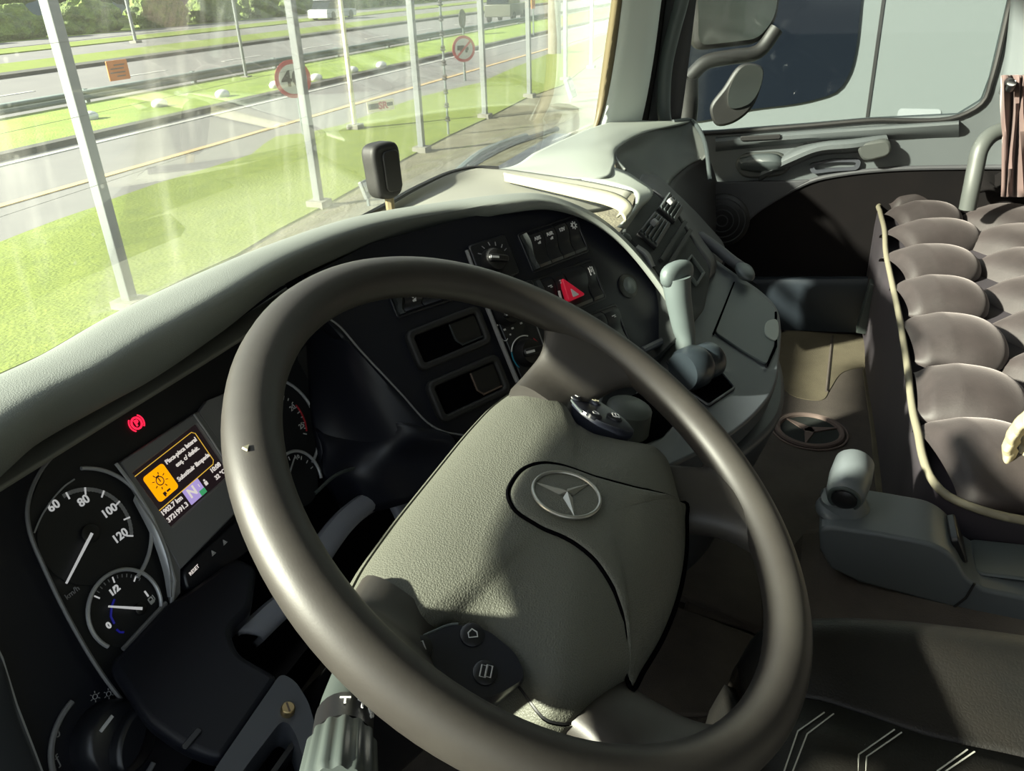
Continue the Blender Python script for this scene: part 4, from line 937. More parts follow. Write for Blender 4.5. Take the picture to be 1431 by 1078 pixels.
# outer cowl strip between ridge and glass
rg2 = [atz(-150, 560, -.30), atz(0, 500, -.30), atz(200, 400, -.30), atz(400, 318, -.30)]
def onglass(x, z): return np.array((x, wsy(x, z)-.012, z))
ou = [onglass(x, -.34) for x in np.linspace(LX, 1.2, 14)]
inn = [np.array((x, .50, -.305)) for x in np.linspace(LX, .55, 8)]+[np.array((p[0], p[1]-.01, p[2]-.035)) for p in cat(ridge[:5], 6)]
obj('windscreen_ledge', MB().patch([ou, inn], 40, 4), M['dashtray'], dash, solid=.004)
# passenger side top
pA = [atz(690, 237, -.284), atz(730, 234, -.287), atz(770, 212, -.29), atz(812, 192, -.295), atz(845, 178, -.30), atz(872, 170, -.31), atz(890, 167, -.325)]
pA = [p+np.array([0, .03, -.004]) for p in pA]
pB = [atz(700, 240, -.282), atz(740, 236, -.286), atz(790, 222, -.29), atz(830, 205, -.295), atz(856, 192, -.30), atz(884, 180, -.31), atz(930, 170, -.325)]
pC = [atz(720, 241, -.286), atz(768, 243, -.288), atz(815, 240, -.29), atz(846, 226, -.296), atz(862, 208, -.302), atz(890, 188, -.312), atz(950, 169, -.33)]
pD = [atz(760, 247, -.288), atz(806, 250, -.29), atz(842, 250, -.292), atz(858, 234, -.298), atz(860, 211, -.303), atz(888, 190, -.314), atz(966, 170, -.335)]
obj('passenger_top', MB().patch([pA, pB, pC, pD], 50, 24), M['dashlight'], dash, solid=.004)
# sloping light panel from dash top down to the vent block
q1 = [atz(842, 250, -.292), atz(858, 232, -.298), atz(862, 222, -.302)]
qa = [atz(806, 250, -.291), atz(850, 258, -.294), atz(884, 268, -.296), atz(889, 284, -.300), atz(876, 306, -.302), atz(864, 318, -.305)]
qb = [atz(856, 235, -.298), atz(872, 240, -.300), atz(897, 256, -.304), atz(912, 268, -.308), atz(894, 292, -.312), atz(873, 320, -.315)]
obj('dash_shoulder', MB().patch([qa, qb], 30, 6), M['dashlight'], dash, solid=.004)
# dark recess face (rear side of passenger shelf)
rimc = [(874, 236), (862, 222), (860, 211), (870, 198), (888, 190), (911, 180), (940, 172), (966, 170), (975, 180), (983, 196), (988, 218)]
zz = [-.300, -.302, -.303, -.306, -.314, -.320, -.328, -.335, -.345, -.36, -.38]
ra = [atz(px, py, z) for (px, py), z in zip(rimc, zz)]
rbp = [(900, 254), (899, 252), (900, 250), (905, 248), (912, 250), (920, 256), (930, 262), (940, 250), (956, 236), (972, 226), (988, 219)]
rb = [atz(px, py, z) for (px, py), z in zip(rbp, [-.335, -.345, -.355, -.37, -.39, -.40, -.405, -.405, -.40, -.395, -.385])]
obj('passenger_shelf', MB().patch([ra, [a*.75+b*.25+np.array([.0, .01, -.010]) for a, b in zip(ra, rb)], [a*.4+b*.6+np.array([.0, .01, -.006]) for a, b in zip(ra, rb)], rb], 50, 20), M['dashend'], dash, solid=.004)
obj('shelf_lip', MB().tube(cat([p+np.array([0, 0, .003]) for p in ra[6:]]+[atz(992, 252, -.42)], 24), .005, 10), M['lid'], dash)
# glovebox side body
ga = [atz(930, 268, -.41), atz(938, 253, -.41), atz(956, 236, -.405), atz(972, 226, -.40), atz(990, 218, -.39)]
gb = [atz(948, 300, -.47), atz(962, 284, -.48), atz(978, 268, -.49), atz(990, 258, -.49), atz(1000, 250, -.49)]
gc = [atz(985, 350, -.62), atz(992, 336, -.63), atz(1000, 322, -.63), atz(1006, 312, -.63), atz(1012, 300, -.63)]
gd = [p+np.array([.0, .05, -.27]) for p in gc]
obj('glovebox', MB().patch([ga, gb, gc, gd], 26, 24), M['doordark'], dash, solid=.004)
# ---- vent block
FV = Fr(atz(912, 268, -.305), nrm((math.cos(math.radians(8)), -math.sin(math.radians(8)), 0)), (0, .80, .60))
V_ = lambda px, py, h=0: FV.l(px, py, h)
vb = roundpoly([V_(*p) for p in ((871, 322), (913, 267), (938, 290), (958, 320), (975, 348), (992, 372), (992, 392), (985, 432), (962, 462), (938, 410), (905, 362))], .010)
vblk = obj('vent_housing', MB().prism(FV, vb, -.10, 0), M['ventgrey'], dash, bevel=.006, seg=3)
d0 = [atz(885, 262, -.300), FV.P(912, 268, -.004), FV.P(938, 290, -.004), FV.P(958, 320, -.004), FV.P(975, 348, -.004), FV.P(990, 370, -.004), FV.P(988, 392, -.01)]
d1 = [atz(896, 250, -.345), atz(922, 262, -.40), atz(945, 285, -.44), atz(964, 305, -.50), atz(985, 330, -.56), atz(1002, 350, -.60), atz(1010, 372, -.60)]
obj('side_wall', MB().patch([d0, [(a+b)/2+np.array([.012, 0, 0]) for a, b in zip(d0, d1)], d1, [p+np.array([0, .03, -.12]) for p in d1]], 40, 14), M['doordark'], dash, solid=.004)
def vent(pts, n):
    P_ = [np.array(V_(*p)) for p in pts]
    v = obj('air_vent', MB().frame(FV, dens(P_, 4), dens([P_[i]*.86+np.mean(P_, axis=0)*.14 for i in range(4)], 4), -.002, .006), M['black'], dash, bevel=.0015)
    obj('vent_cavity', MB().prism(FV, P_, .0005, .001), M['void'], v, smooth=False)
    for k in range(n):
        t = (k+.6)/n
        a = P_[0]*(1-t)+P_[3]*t; b = P_[1]*(1-t)+P_[2]*t; a, b = a*.93+b*.07, b*.93+a*.07
        obj('slat', MB().box(FV.w(*((a+b)/2), .006), (np.linalg.norm(b-a), .007, .0018), Fr((0, 0, 0), FV.u*(b-a)[0]+FV.v*(b-a)[1], FV.v*.8+FV.n*.6)), M['lid'], v, smooth=False)
    m_ = (P_[0]+P_[1]+P_[2]+P_[3])/4
    obj('thumb_tab', MB().box(FV.w(*(m_*.6+P_[0]*.2+P_[1]*.2), .011), (.012, .010, .008), FV), M['bezel'], v, bevel=.002)
vent([(889, 328), (912, 299), (934, 316), (914, 350)], 5)
vent([(917, 294), (932, 272), (952, 294), (940, 314)], 5)
for i, pp in enumerate((((922, 366), (956, 312)), ((930, 377), (963, 324)))):
    a, b = [np.array(V_(*q)) for q in pp]; m_ = (a+b)/2
    obj('slot', MB().box(FV.w(m_[0], m_[1], .002), (np.linalg.norm(b-a), .006, .006), Fr((0, 0, 0), FV.u*(b-a)[0]+FV.v*(b-a)[1], FV.v)), M['rubber'], dash, smooth=False)
pk = [V_(*p) for p in ((952, 374), (964, 358), (983, 384), (972, 402))]
obj('switch_pocket', MB().frame(FV, dens(pk, 4), dens([np.array(p)*.8+np.mean(pk, axis=0)*.2 for p in pk], 4), 0, .005), M['stalk'], dash, bevel=.001)
obj('vent_screw', MB().lathe(FV.at(*V_(874, 334), .002), [(.007, 0), (.007, .003), (.004, .005)], 14), M['lid'], dash)
obj('vent_wheel', MB().patch([[FV.P(892, 342, .0), FV.P(906, 352, .0), FV.P(916, 372, .0)], [FV.P(888, 346, .012), FV.P(901, 356, .014), FV.P(911, 374, .012)], [FV.P(884, 350, .0), FV.P(897, 362, .0), FV.P(908, 380, 0)]], 14, 8), M['bezel'], dash)
# ---- centre console table
FT = Fr(atz(1090, 460, -.50), (1, 0, 0), (0, math.cos(math.radians(12)), math.sin(math.radians(12))))
T_ = lambda px, py, h=0: FT.l(px, py, h)
tp = [np.array(T_(*p)) for p in ((985, 352), (1000, 362), (1037, 388), (1066, 408), (1085, 428), (1092, 455), (1090, 498), (1084, 540), (1062, 572), (1028, 602), (985, 628), (930, 655), (870, 690), (820, 640), (880, 560), (930, 490))]
tb_ = cat(tp, 80, True)
con = obj('console', MB().prism(FT, tb_, -.035, 0), M['console'], dash, bevel=.010, seg=4)
lo_ = [np.array(T_(*p, -.05)) for p in ((985, 400), (1040, 420), (1088, 500), (1097, 556), (1088, 590), (1044, 634), (982, 670), (940, 715), (870, 750), (820, 660))]
obj('console_lower_tier', MB().prism(FT, cat(lo_, 60, True), -.30, -.045, sc0=.8), M['console'], dash, bevel=.008, seg=3)
ld = roundpoly([T_(*p) for p in ((1026, 395), (1050, 404), (1083, 434), (1084, 480), (1071, 513), (1040, 495), (998, 467))], .01)
lid = obj('console_lid', MB().prism(FT, ld, -.001, .0035), M['lid'], dash, bevel=.0015)
obj('lid_gap', MB().tube([FT.P(1026, 395, .0025), FT.P(1012, 430, .0025), FT.P(997, 467, .0025)], .0016, 5), M['void'], lid)
obj('lid_gap', MB().tube([FT.P(1084, 437, .003), FT.P(1084, 485, .003), FT.P(1071, 513, .003)], .0022, 5), M['void'], lid)
obj('finger_notch', MB().prism(FT, cat([np.array(T_(*p)) for p in ((1082, 450), (1072, 452), (1067, 462), (1070, 474), (1080, 480))], 20, True), .003, .0055), M['dashlight'], lid, bevel=.001)
pkt = roundpoly([T_(*p) for p in ((1004, 515), (1028, 544), (990, 570), (955, 545), (930, 505), (955, 480))], .006)
pt = obj('console_pocket', MB().frame(FT, pkt, [tuple(np.array(p)*.93+np.mean(pkt, axis=0)*.07) for p in pkt], 0, .003), M['console'], dash, bevel=.001)
obj('pocket_floor', MB().prism(FT, pkt, -.001, .001), M['void'], pt, smooth=False)
pk2 = roundpoly([T_(*p) for p in ((860, 565), (905, 545), (945, 590), (925, 612), (890, 625), (862, 600))], .006)
obj('console_well', MB().prism(FT, pk2, -.001, .002), M['void'], dash, smooth=False)
obj('well_cup', MB().lathe(FT.at(*T_(880, 570, .03), .0), [(.030, 0), (.026, .03), (.02, .034)], 24), M['stalk'], dash)
# black rotary knob on the console
kc = FT.w(*T_(976, 510, .03), .03)
fk = Fr(kc, (.35, .93, 0), (0, .1, 1)); fk = Fr(kc, nrm((.5, .8, 0)), (0, 0, 1))
kb = obj('console_knob', MB().lathe(Fr(kc-fk.n*.03, fk.u, fk.v), [(.024, 0), (.028, .008), (.028, .026), (.024, .034)], 30).lathe(Fr(kc+fk.n*.004, fk.u, fk.v), [(.022, 0), (.024, .004), (.0235, .022), (.019, .028)], 30), M['knobdark'], dash)
obj('knob_cap', MB().lathe(Fr(kc+fk.n*.032, fk.u, fk.v), [(.019, -.001), (.017, .002), (.005, .0035)], 24), M['knobdark'], kb)
# silver strip at end of the fascia
obj('strip_light', MB().tube([F2.P(898, 490, .004), F2.P(925, 477, .004), F2.P(950, 464, .004)], .005, 8), M['grey'], dash)
# lever
lt_ = [F2.P(958, 492, .03), F2.P(957, 470, .035), F2.P(952, 440, .045), F2.P(947, 410, .055), F2.P(945, 388, .062)]
lv = tag(empty('shift_lever', lt_[0]), 'pale grey green lever with a rounded head at the right end of the fascia', 'lever')
obj('lever_arm', MB().tube(cat(lt_, 20), list(np.linspace(.0125, .0185, 20)), 14), M['lever'], lv)
hd = F2.P(946, 383, .062)
obj('lever_head', MB().ell(hd, .028, .017, .012, Fr((0, 0, 0), F2.u, F2.v*.9+F2.n*.4), nu=20, nv=12, e=.8), M['lever'], lv)
# tab handle at the far side of the console
ar = [FT.P(978, 330, .02), FT.P(1000, 346, .018), FT.P(1022, 364, .015), FT.P(1036, 374, .014)]
sl_ = tag(empty('side_lever', ar[0]), 'grey rounded tab handle on a bar behind the console table', 'lever')
obj('lever_arm', MB().tube(cat(ar, 14), .010, 10), M['doordark'], sl_)
obj('lever_tab', MB().ell(FT.P(1041, 380, .02), .034, .016, .009, FT.at(0, 0, 0, .25), nu=20, nv=10, e=.85), M['lid'], sl_)
# ---- small black sensor on the dash edge
sc = ray(537, 238)*1.03
f_ = Fr(sc, nrm((.94, -.34, 0)), (0, 0.05, 1))
sn = tag(empty('dash_sensor', sc-np.array([0, 0, .06])), 'small black rounded sensor box standing at the windscreen edge of the dash', 'sensor')
obj('housing', MB().prism(f_, [tuple(p) for p in cat([np.array(q) for q in ((-.019, .030), (.0, .034), (.019, .030), (.0215, 0), (.017, -.030), (0, -.035), (-.017, -.030), (-.0215, 0))], 40, True)], -.016, .010), M['rubber'], sn, bevel=.006, seg=4)
obj('front_face', MB().prism(f_, rrect(.026, .050, .007, 4, .004, -.001), .009, .0125), M['black'], sn, bevel=.0015)
obj('stalk', MB().tube([f_.w(.002, -.030, 0), f_.w(.002, -.055, .0), f_.w(.0, -.07, .012)], .006, 8), M['gold'], sn)
# ---- wiper outside
wp_ = [(655, 234), (680, 219), (715, 202), (750, 190), (779, 180)]
def G_(px, py, off=.03):
    r = ray(px, py); t = .5
    for _ in range(60):
        p = r*t; t += (wsy(p[0], p[2])+off-p[1])*.7/r[1] if r[1] > .05 else 0
    return r*t
wi = tag(empty('wiper', G_(655, 234)), 'long windscreen wiper resting outside along the lower glass', 'wiper')
obj('wiper_blade', MB().tube(cat([G_(*p, .012) for p in wp_], 24), .006, 8), M['rubber'], wi)
obj('wiper_arm', MB().tube(cat([G_(*p, .03) for p in ((640, 240), (668, 217), (700, 202), (735, 191))], 20), .008, 8), M['rail'], wi)
cw = [G_(px, py, .02) for px, py in ((640, 262), (700, 262), (760, 236), (820, 215))]

# ================================================================== STEERING WHEEL
WC = np.array([.4434, .148, -.3146]); wt = math.radians(32.44)
FW = Fr(WC, (1, 0, 0), (0, math.cos(wt), math.sin(wt)))
sw = tag(empty('steering_wheel', WC), 'large four-spoke steering wheel with a worn dark leather rim', 'steering wheel')
obj('rim', MB().grid([[FW.w((.208+.0172*math.cos(b))*math.cos(a), (.208+.0172*math.cos(b))*math.sin(a), .0165*math.sin(b)) for b in np.linspace(0, 2*PI, 20, endpoint=False)] for a in np.linspace(0, 2*PI, 120, endpoint=False)], cu=True, cv=True), M['wheel'], sw)
nk = ray(345, 626); _n = FW.P(345, 626, .0145)
obj('rim_nick', MB().prism(FW.at(*FW.loc(_n), .0150), [(-.0022, .0016), (.0020, .0004), (-.0016, -.0014)], -.001, .0006), M['bannercloth'], sw, smooth=False)
half = [(0, .066), (-.060, .066), (-.110, .064), (-.146, .058), (-.164, .045), (-.168, .028), (-.154, .014), (-.134, .000), (-.127, -.020), (-.134, -.045), (-.150, -.072), (-.143, -.087), (-.122, -.098), (-.104, -.106), (-.085, -.116), (-.045, -.124)]
outl = half+[(0, -.126)]+[(-x, y) for x, y in half[:0:-1]]
ol = []
for i in range(len(outl)):      # densify, light rounding
    a, b = np.array(outl[i]), np.array(outl[(i+1) % len(outl)]); ol += [a+(b-a)*k/5 for k in range(5)]
for _ in range(2): ol = [(ol[i-1]+ol[i]*2+ol[(i+1) % len(ol)])/4 for i in range(len(ol))]
cen = np.array([0, -.025])
def tilt(y): return .018*math.tanh(-.36*(y+.019)/.018) if y < -.019 else -.36*(y+.019)*.9
rings = []
for s_, h in ((.86, -.100), (.96, -.088), (1.02, -.068), (1.028, -.052), (1.015, -.042), (1.0, -.0445), (1.0, -.041), (.985, -.036), (.95, -.031), (.88, -.0255), (.76, -.0195), (.6, -.0150), (.4, -.012), (.2, -.011), (.02, -.011)):
    rings.append([FW.w(*(cen+(p-cen)*s_), h+tilt((cen+(p-cen)*s_)[1])*min(1, max(0, (h+.10)/.065))) for p in ol])
def padh(x, y):      # approx height of pad surface
    best = 1.0
    p = np.array([x, y])-cen; a = math.atan2(p[1], p[0]); rr = min(np.linalg.norm(q-cen) for q in ol if abs((math.atan2(*(q-cen)[::-1])-a+PI) % (2*PI)-PI) < .12)
    s_ = np.linalg.norm(p)/rr
    return float(np.interp(s_, [.02, .2, .4, .6, .76, .88, .95, 1.0], [-.011, -.011, -.012, -.015, -.0195, -.0255, -.031, -.036]))+tilt(y)
obj('airbag_pad', MB().grid(rings, cu=True, cap=True), M['pad'], sw)
# bell-shaped raised lobe round the emblem
lob = [(0, .016), (-.018, .0135), (-.031, .004), (-.037, -.014), (-.038, -.034), (-.046, -.058), (-.064, -.082), (-.092, -.106), (-.100, -.113), (-.082, -.117), (-.045, -.124), (0, -.127)]
lo2 = lob+[(-x, y) for x, y in lob[-2:0:-1]]
lo2 = cat([np.array(p) for p in lo2], 110, True)
cl_ = np.array([0, -.05])
def ring(s_, dh): return [FW.w(*(cl_+(p-cl_)*s_), padh(*(cl_+(p-cl_)*s_))+dh) for p in lo2]
obj('pad_lobe', MB().grid([ring(1.0, -.002), ring(.985, .0010), ring(.955, .0024), ring(.88, .0030), ring(.7, .0032), ring(.5, .0032), ring(.3, .0032), ring(.1, .0032), ring(.01, .0032)], cu=True, cap=True), M['pad'], sw)
gro = [FW.w(*(cl_+(p-cl_)*1.012), padh(*(cl_+(p-cl_)*1.012))+.0002) for p in lo2]
obj('lobe_groove', MB().tube(gro, .0017, 6, closed=True), M['void'], sw)
# pad parting line
pl_ = [ol[i] for i in range(len(ol))]
obj('pad_seam', MB().tube([FW.w(*(cen+(p-cen)*1.001), -.0430+tilt((cen+(p-cen)*1.001)[1])*.95) for p in pl_], .0011, 5, closed=True), M['black'], sw)
# emblem
c12 = math.radians(13)
fe = Fr((0, 0, 0), (1, 0, 0), (0, math.cos(c12), math.sin(c12)))
fe = Fr(FW.w(0, -.0195, -.0062), fe.u, fe.v)
em = obj('emblem', MB().lathe(fe, [(.0245, -.002), (.0245, .0004), (.022, .0006)], 40), M['pad'], sw, ang=20)
obj('emblem_ring', MB().tube([fe.w(*p, .001) for p in circ(.0245, 48)], .0013, 8, closed=True), M['dull'], em)
for k in range(3):
    a = math.radians(90+120*k)+.02
    d = np.array([math.cos(a), math.sin(a)]); q = np.array([-d[1], d[0]])
    vs = [fe.w(*(d*.0238), .0012), fe.w(*(d*.0035+q*.0036+d*.0008), .0012), fe.w(0, 0, .0036), fe.w(*(d*.0035-q*.0036+d*.0008), .0012)]
    b_ = [fe.w(*(d*.0238), .0), fe.w(*(d*.0043+q*.0036), .0), fe.w(0, 0, .0), fe.w(*(d*.0043-q*.0036), .0)]
    obj('star_point', MB().add(vs+b_, [(0, 1, 2), (0, 2, 3), (0, 4, 5, 1), (1, 5, 6, 2), (2, 6, 7, 3), (3, 7, 4, 0)]), M['dull'], em, smooth=False)
# spokes
def spoke(sg, rows, name='spoke'):
    R_w = []
    for (x0, y0), (x1, y1), h, th in rows:
        x0, x1 = sg*x0, sg*x1; r = []
        for k in range(20):
            a = 2*PI*k/20; c_, s_ = math.cos(a), math.sin(a)
            t = .5+.5*math.copysign(abs(c_)**.75, c_); r.append(FW.w(x0+(x1-x0)*t, y0+(y1-y0)*t, h+th*math.copysign(abs(s_)**.8, s_)))
        R_w.append(r)
    m = len(R_w[0]); RR = [cat([R_w[i][j] for i in range(len(R_w))], 16) for j in range(m)]
    return obj(name, MB().grid([[RR[j][i] for j in range(m)] for i in range(16)], cu=True, cap=True), M['pad' if name == 'spoke' and False else 'wheel'], sw)
for sg in (-1, 1):
    spoke(sg, [((.130, .060), (.130, .0), -.050, .014), ((.156, .058), (.158, -.004), -.043, .014), ((.172, .058), (.176, -.012), -.026, .013), ((.188, .070), (.192, -.026), -.010, .012), ((.198, .092), (.200, -.055), -.001, .010)])
    spoke(sg, [((.122, -.062), (.066, -.110), -.044, .019), ((.140, -.082), (.088, -.120), -.037, .019), ((.148, -.100), (.095, -.138), -.028, .018), ((.158, -.118), (.097, -.158), -.017, .016), ((.178, -.110), (.082, -.190), -.003, .0115)])
# button pods
hp = [(-.166, .024), (-.152, .013), (-.134, .001), (-.127, -.018), (-.132, -.040), (-.142, -.052), (-.160, -.042), (-.176, -.022), (-.182, -.004), (-.176, .012)]
for sg in (-1, 1):
    P_ = roundpoly([(x*(-sg), y) for x, y in hp], .006)
    cP = np.mean(np.array([(abs(p[0])*sg, p[1]) for p in P_]), axis=0); P_ = [(abs(p[0])*sg, p[1]) for p in P_]
    rg_ = [[FW.w(*(cP+(np.array(p)-cP)*s_), h-.010+tilt((cP+(np.array(p)-cP)*s_)[1])*.7-.26*(abs((cP+(np.array(p)-cP)*s_)[0])-.15)) for p in P_] for s_, h in ((1.0, -.040), (1.0, -.020), (.95, -.0165), (.8, -.016), (.5, -.0165), (.02, -.0165))]
    pod = obj('button_pod', MB().grid(rg_, cu=True, cap=True), M['pod'], sw)
    obj('pod_edge', MB().tube([FW.w(*(cP+(np.array(p)-cP)*1.0), -.0275+tilt(p[1])*.7-.26*(abs(p[0])-.15)) for p in P_[:14]], .0009, 6), M['lid'], pod)
    for k, (x, y) in enumerate(((-.157, .009), (-.136, -.012), (-.169, -.007), (-.152, -.029))):
        x = -x*sg; h_ = -.0262+tilt(y)*.7-.26*(abs(x)-.15)
        fb = FW.at(x, y, h_); fb = Fr(fb.o, fb.u-fb.n*.26*sg, fb.v-fb.n*.22)
        bt = obj('pod_button', MB().lathe(fb, [(.0075, -.002), (.0072, .0012), (.0050, .0022), (.0015, .0024)], 22), M['rock'] if k != 2 else M['pod'], pod)
        if k < 2:
            an = (.9 if k == 0 else -.9); fs_ = fb.at(0, 0, .0026, an)
            obj('button_symbol', MB().tube([fs_.w(*p) for p in ((-.0026, -.0022), (-.0026, .0006), (0, .0028), (.0026, .0006), (.0026, -.0022))], .00045, 4, closed=True), M['white'], pod)
        else:
            f1 = fb.at(-.0006, .0012, .0026, .3); f2_ = fb.at(.0008, -.0014, .0030, .3)
            mb = MB()
            for q_ in (f1, f2_): mb.tube([q_.w(*p) for p in ((-.0034, -.0016), (-.0034, .0016), (.0034, .0016), (.0034, -.0016))], .00045, 4, closed=True)
            if k == 2: mb.box(f2_.w(0, 0, 0), (.006, .003, .0004), f2_)
            obj('button_symbol', mb, M['cream'] if k == 2 else M['white'], pod)
# wheel back cover and column
bk = [FW.w(*(cen+(p-cen)*s_), h) for s_, h in ((1, 0),) for p in ol[:0]]
obj('hub_back', MB().lathe(FW.at(0, -.02, -.11), [(.040, 0), (.060, .02), (.075, .03)], 32), M['black'], sw)
colm = tag(empty('steering_column', WC-FW.n*.12+np.array([0, 0, -.02])), 'dark steering column shroud running down behind the wheel hub', 'steering column')
obj('shroud', MB().tube([WC+FW.v*(-.02)-FW.n*.10, WC+FW.v*(-.02)-FW.n*.22, WC+FW.v*(-.01)-FW.n*.42], [.050, .058, .062], 20), M['black'], colm)
s0, s1, s2, s3, s4 = ray(505, 905)*.56, ray(484, 985)*.515, ray(479, 1028)*.490, ray(476, 1062)*.475, ray(468, 1130)*.43
st = tag(empty('light_stalk', s0), 'grey green indicator stalk with a ribbed rotary end below the wheel rim', 'stalk')
obj('stalk_arm', MB().tube([WC-FW.n*.17+np.array([-.05, .0, 0]), s0, s1, s2*.5+s1*.5], [.010, .012, .0150, .0162], 18), M['stalk'], st)
obj('symbol_collar', MB().tube([s1*.55+s2*.45, s2*.7+s3*.3], [.0168, .0170], 24), M['black'], st, ang=50)
dK = nrm(s4-s2); nK = nrm(np.cross(dK, [0, 0, 1])); bK = np.cross(nK, dK)
rowsK = [[s2*.6+s3*.4+dK*t+(.0185*(1+.045*math.cos(14*a)))*q*(math.cos(a)*nK+math.sin(a)*bK) for a in np.linspace(0, 2*PI, 84, endpoint=False)] for t, q in ((0, .86), (.004, 1), (.05, 1.06), (.054, .95))]
obj('ribbed_end', MB().grid(rowsK, cu=True, cap=True), M['stalk'], st)
cs = s1*.25+s2*.75
toc = nrm(-cs-dK*np.dot(-cs, dK))
for k, a in enumerate((-.05, .55, 1.0)):
    side = np.cross(dK, toc)*(-1); d_ = math.cos(a)*toc+math.sin(a)*(side if side[0] > 0 else -side)
    c_ = cs+d_*.0171; fq = Fr(c_, np.cross(d_, -dK)*(-1) if False else np.cross(-dK, d_), -dK)
    mb = MB().box(fq.w(0, .001), (.0062 if k < 2 else .002, .0009, .0008), fq).box(fq.w(0, -.0035), (.0012, .005, .0008), fq)
    if k == 2: mb.tube([fq.w(*p) for p in circ(.0028, 10)], .0005, 4, closed=True)
    obj('collar_mark', mb, M['white'], st, smooth=False)

# ================================================================== FLOOR ITEMS
FG = Fr((0, 0, FZ), (1, 0, 0), (0, 1, 0)); G2 = lambda px, py, h=0: FG.l(px, py, h)
mt = tag(empty('floor_mat', (1.6, 0, FZ)), 'brown grey carpet mat on the passenger floor with a round star emblem', 'floor mat')
mp = [G2(*p) for p in ((1096, 462), (1160, 466), (1222, 472), (1240, 600), (1252, 720))]+[(1.25, -.45), (.95, -.42), (.95, .10)]+[G2(1040, 600), G2(1082, 520)]
obj('carpet', MB().prism(FG, [tuple(p) for p in mp], .001, .012), M['mat'], mt, bevel=.004)
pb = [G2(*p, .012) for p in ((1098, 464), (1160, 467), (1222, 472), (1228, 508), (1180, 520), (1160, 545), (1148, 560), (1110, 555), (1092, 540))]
obj('tan_patch', MB().prism(FG, [tuple(p) for p in cat([np.array(p) for p in pb], 50, True)], .011, .0135), M['matborder'], mt, bevel=.001)  # patch in the tan carpet colour laid on the mat near the door
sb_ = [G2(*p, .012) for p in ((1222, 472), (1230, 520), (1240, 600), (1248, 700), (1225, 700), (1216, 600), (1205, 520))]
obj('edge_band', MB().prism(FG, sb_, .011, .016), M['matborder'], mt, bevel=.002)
obj('mat_crease', MB().tube([FG.P(*p, .013) for p in ((1163, 470), (1160, 500), (1155, 548))], .004, 6), M['mat'], mt)
ce = FG.P(1131, 603, .013); rE = abs(FG.P(1131, 580, .013)[0]-FG.P(1131, 627, .013)[0])/2
fE = Fr(ce, (1, 0, 0), (0, 1, 0)); fE = fE.at(0, 0, 0, -.45)
ed = obj('emblem_disc', MB().lathe(fE, [(rE*.97, 0), (rE*.97, .002)], 40), M['embg'], mt, ang=20)
obj('emblem_ring', MB().tube([fE.w(*p, .002) for p in circ(rE*.90, 48)], rE*.085, 8, closed=True), M['embl'], ed)
obj('emblem_border', MB().tube([fE.w(*p, .001) for p in circ(rE*1.06, 48)], rE*.03, 6, closed=True), M['embl'], ed)
for k in range(3):
    a = math.radians(200+120*k); d = np.array([math.cos(a), math.sin(a)]); q = np.array([-d[1], d[0]])
    obj('star_point', MB().prism(fE, [d*rE*.88, q*rE*.15, -d*rE*.1, -q*rE*.15], .002, .005), M['embl'], ed, smooth=False)
# driver's side floor carpet with seams seen through the wheel
df = tag(empty('driver_mat', (.75, .0, FZ)), 'dark brown driver floor carpet in overlapping pieces seen through the wheel', 'floor mat')
DZ = FZ
pcs = [[(945, 755), (1010, 760), (1064, 790), (1064, 895), (936, 838)], [(932, 852), (1068, 905), (1060, 1010), (880, 1010), (900, 900)]]
for k, pc in enumerate(pcs):
    f_ = Fr((0, 0, DZ+.0), (1, 0, 0), (0, 1, 0))
    P_ = [np.array(f_.l(*p)) for p in pc]; c_ = np.mean(P_, axis=0)
    obj('carpet_piece', MB().prism(f_, roundpoly([c_+(p-c_)*1.0 for p in P_], .01), .004+.004*k, .022-.006*k), M['mat'], df, bevel=.004)
# accelerator pedal
pq = atz(1010, 930, FZ+.05)
# ================================================================== PASSENGER BENCH
bench = tag(empty('passenger_seat', (1.6, -.5, FZ)), 'wide passenger seat in mauve tufted velvet with beige piping', 'seat')
def bz_(x): return -.62+(x-1.0)*.07
def bp(px, py):      # pixel -> seat top surface (sloping gently up toward the door)
    r = ray(px, py); z0 = -.62-.07; return r*(z0/(r[2]-.07*r[0]))
edge_px = [(1431, 728), (1390, 719), (1350, 706), (1322, 692), (1302, 670), (1290, 640), (1283, 605), (1277, 581), (1267, 505), (1256, 439), (1246, 392), (1238, 352), (1236, 321), (1230, 296), (1229, 287)]
edge = [bp(*p) for p in edge_px]
eb = edge[0]+(edge[0]-edge[1])*4.5
ec = cat([eb]+edge+[edge[-1]+np.array([.02, -.05, 0]), edge[-1]+np.array([.03, -.55, 0])], 90)
obj('piping', MB().tube(ec, .0058, 10), M['piping'], bench)
inn_ = [p+np.array([0, 0, -.03]) for p in ec]
# body under the tufts
cB = np.mean(np.array(ec), axis=0)
bodyrows = []
for z_, k in ((FZ+.06, .96), (FZ+.2, .985), (None, 1.005), (None, .998)):
    rr_ = []
    for j, p in enumerate(ec):
        q = cB+(p-cB)*k; q[2] = z_ if z_ is not None else (p[2]-.05 if k > 1 else p[2]-.004)
        rr_.append(q)
    bodyrows.append(rr_)
skm = MB().grid(bodyrows)
skm.add([p+np.array([0, 0, -.018]) for p in ec], [tuple(range(len(ec)))])
skm.add([r for r in [bodyrows[0][0], bodyrows[0][-1], bodyrows[-1][-1], bodyrows[-1][0]]], [(0, 1, 2, 3)])
obj('skirt', skm, M['velvetdark'], bench, ang=70)
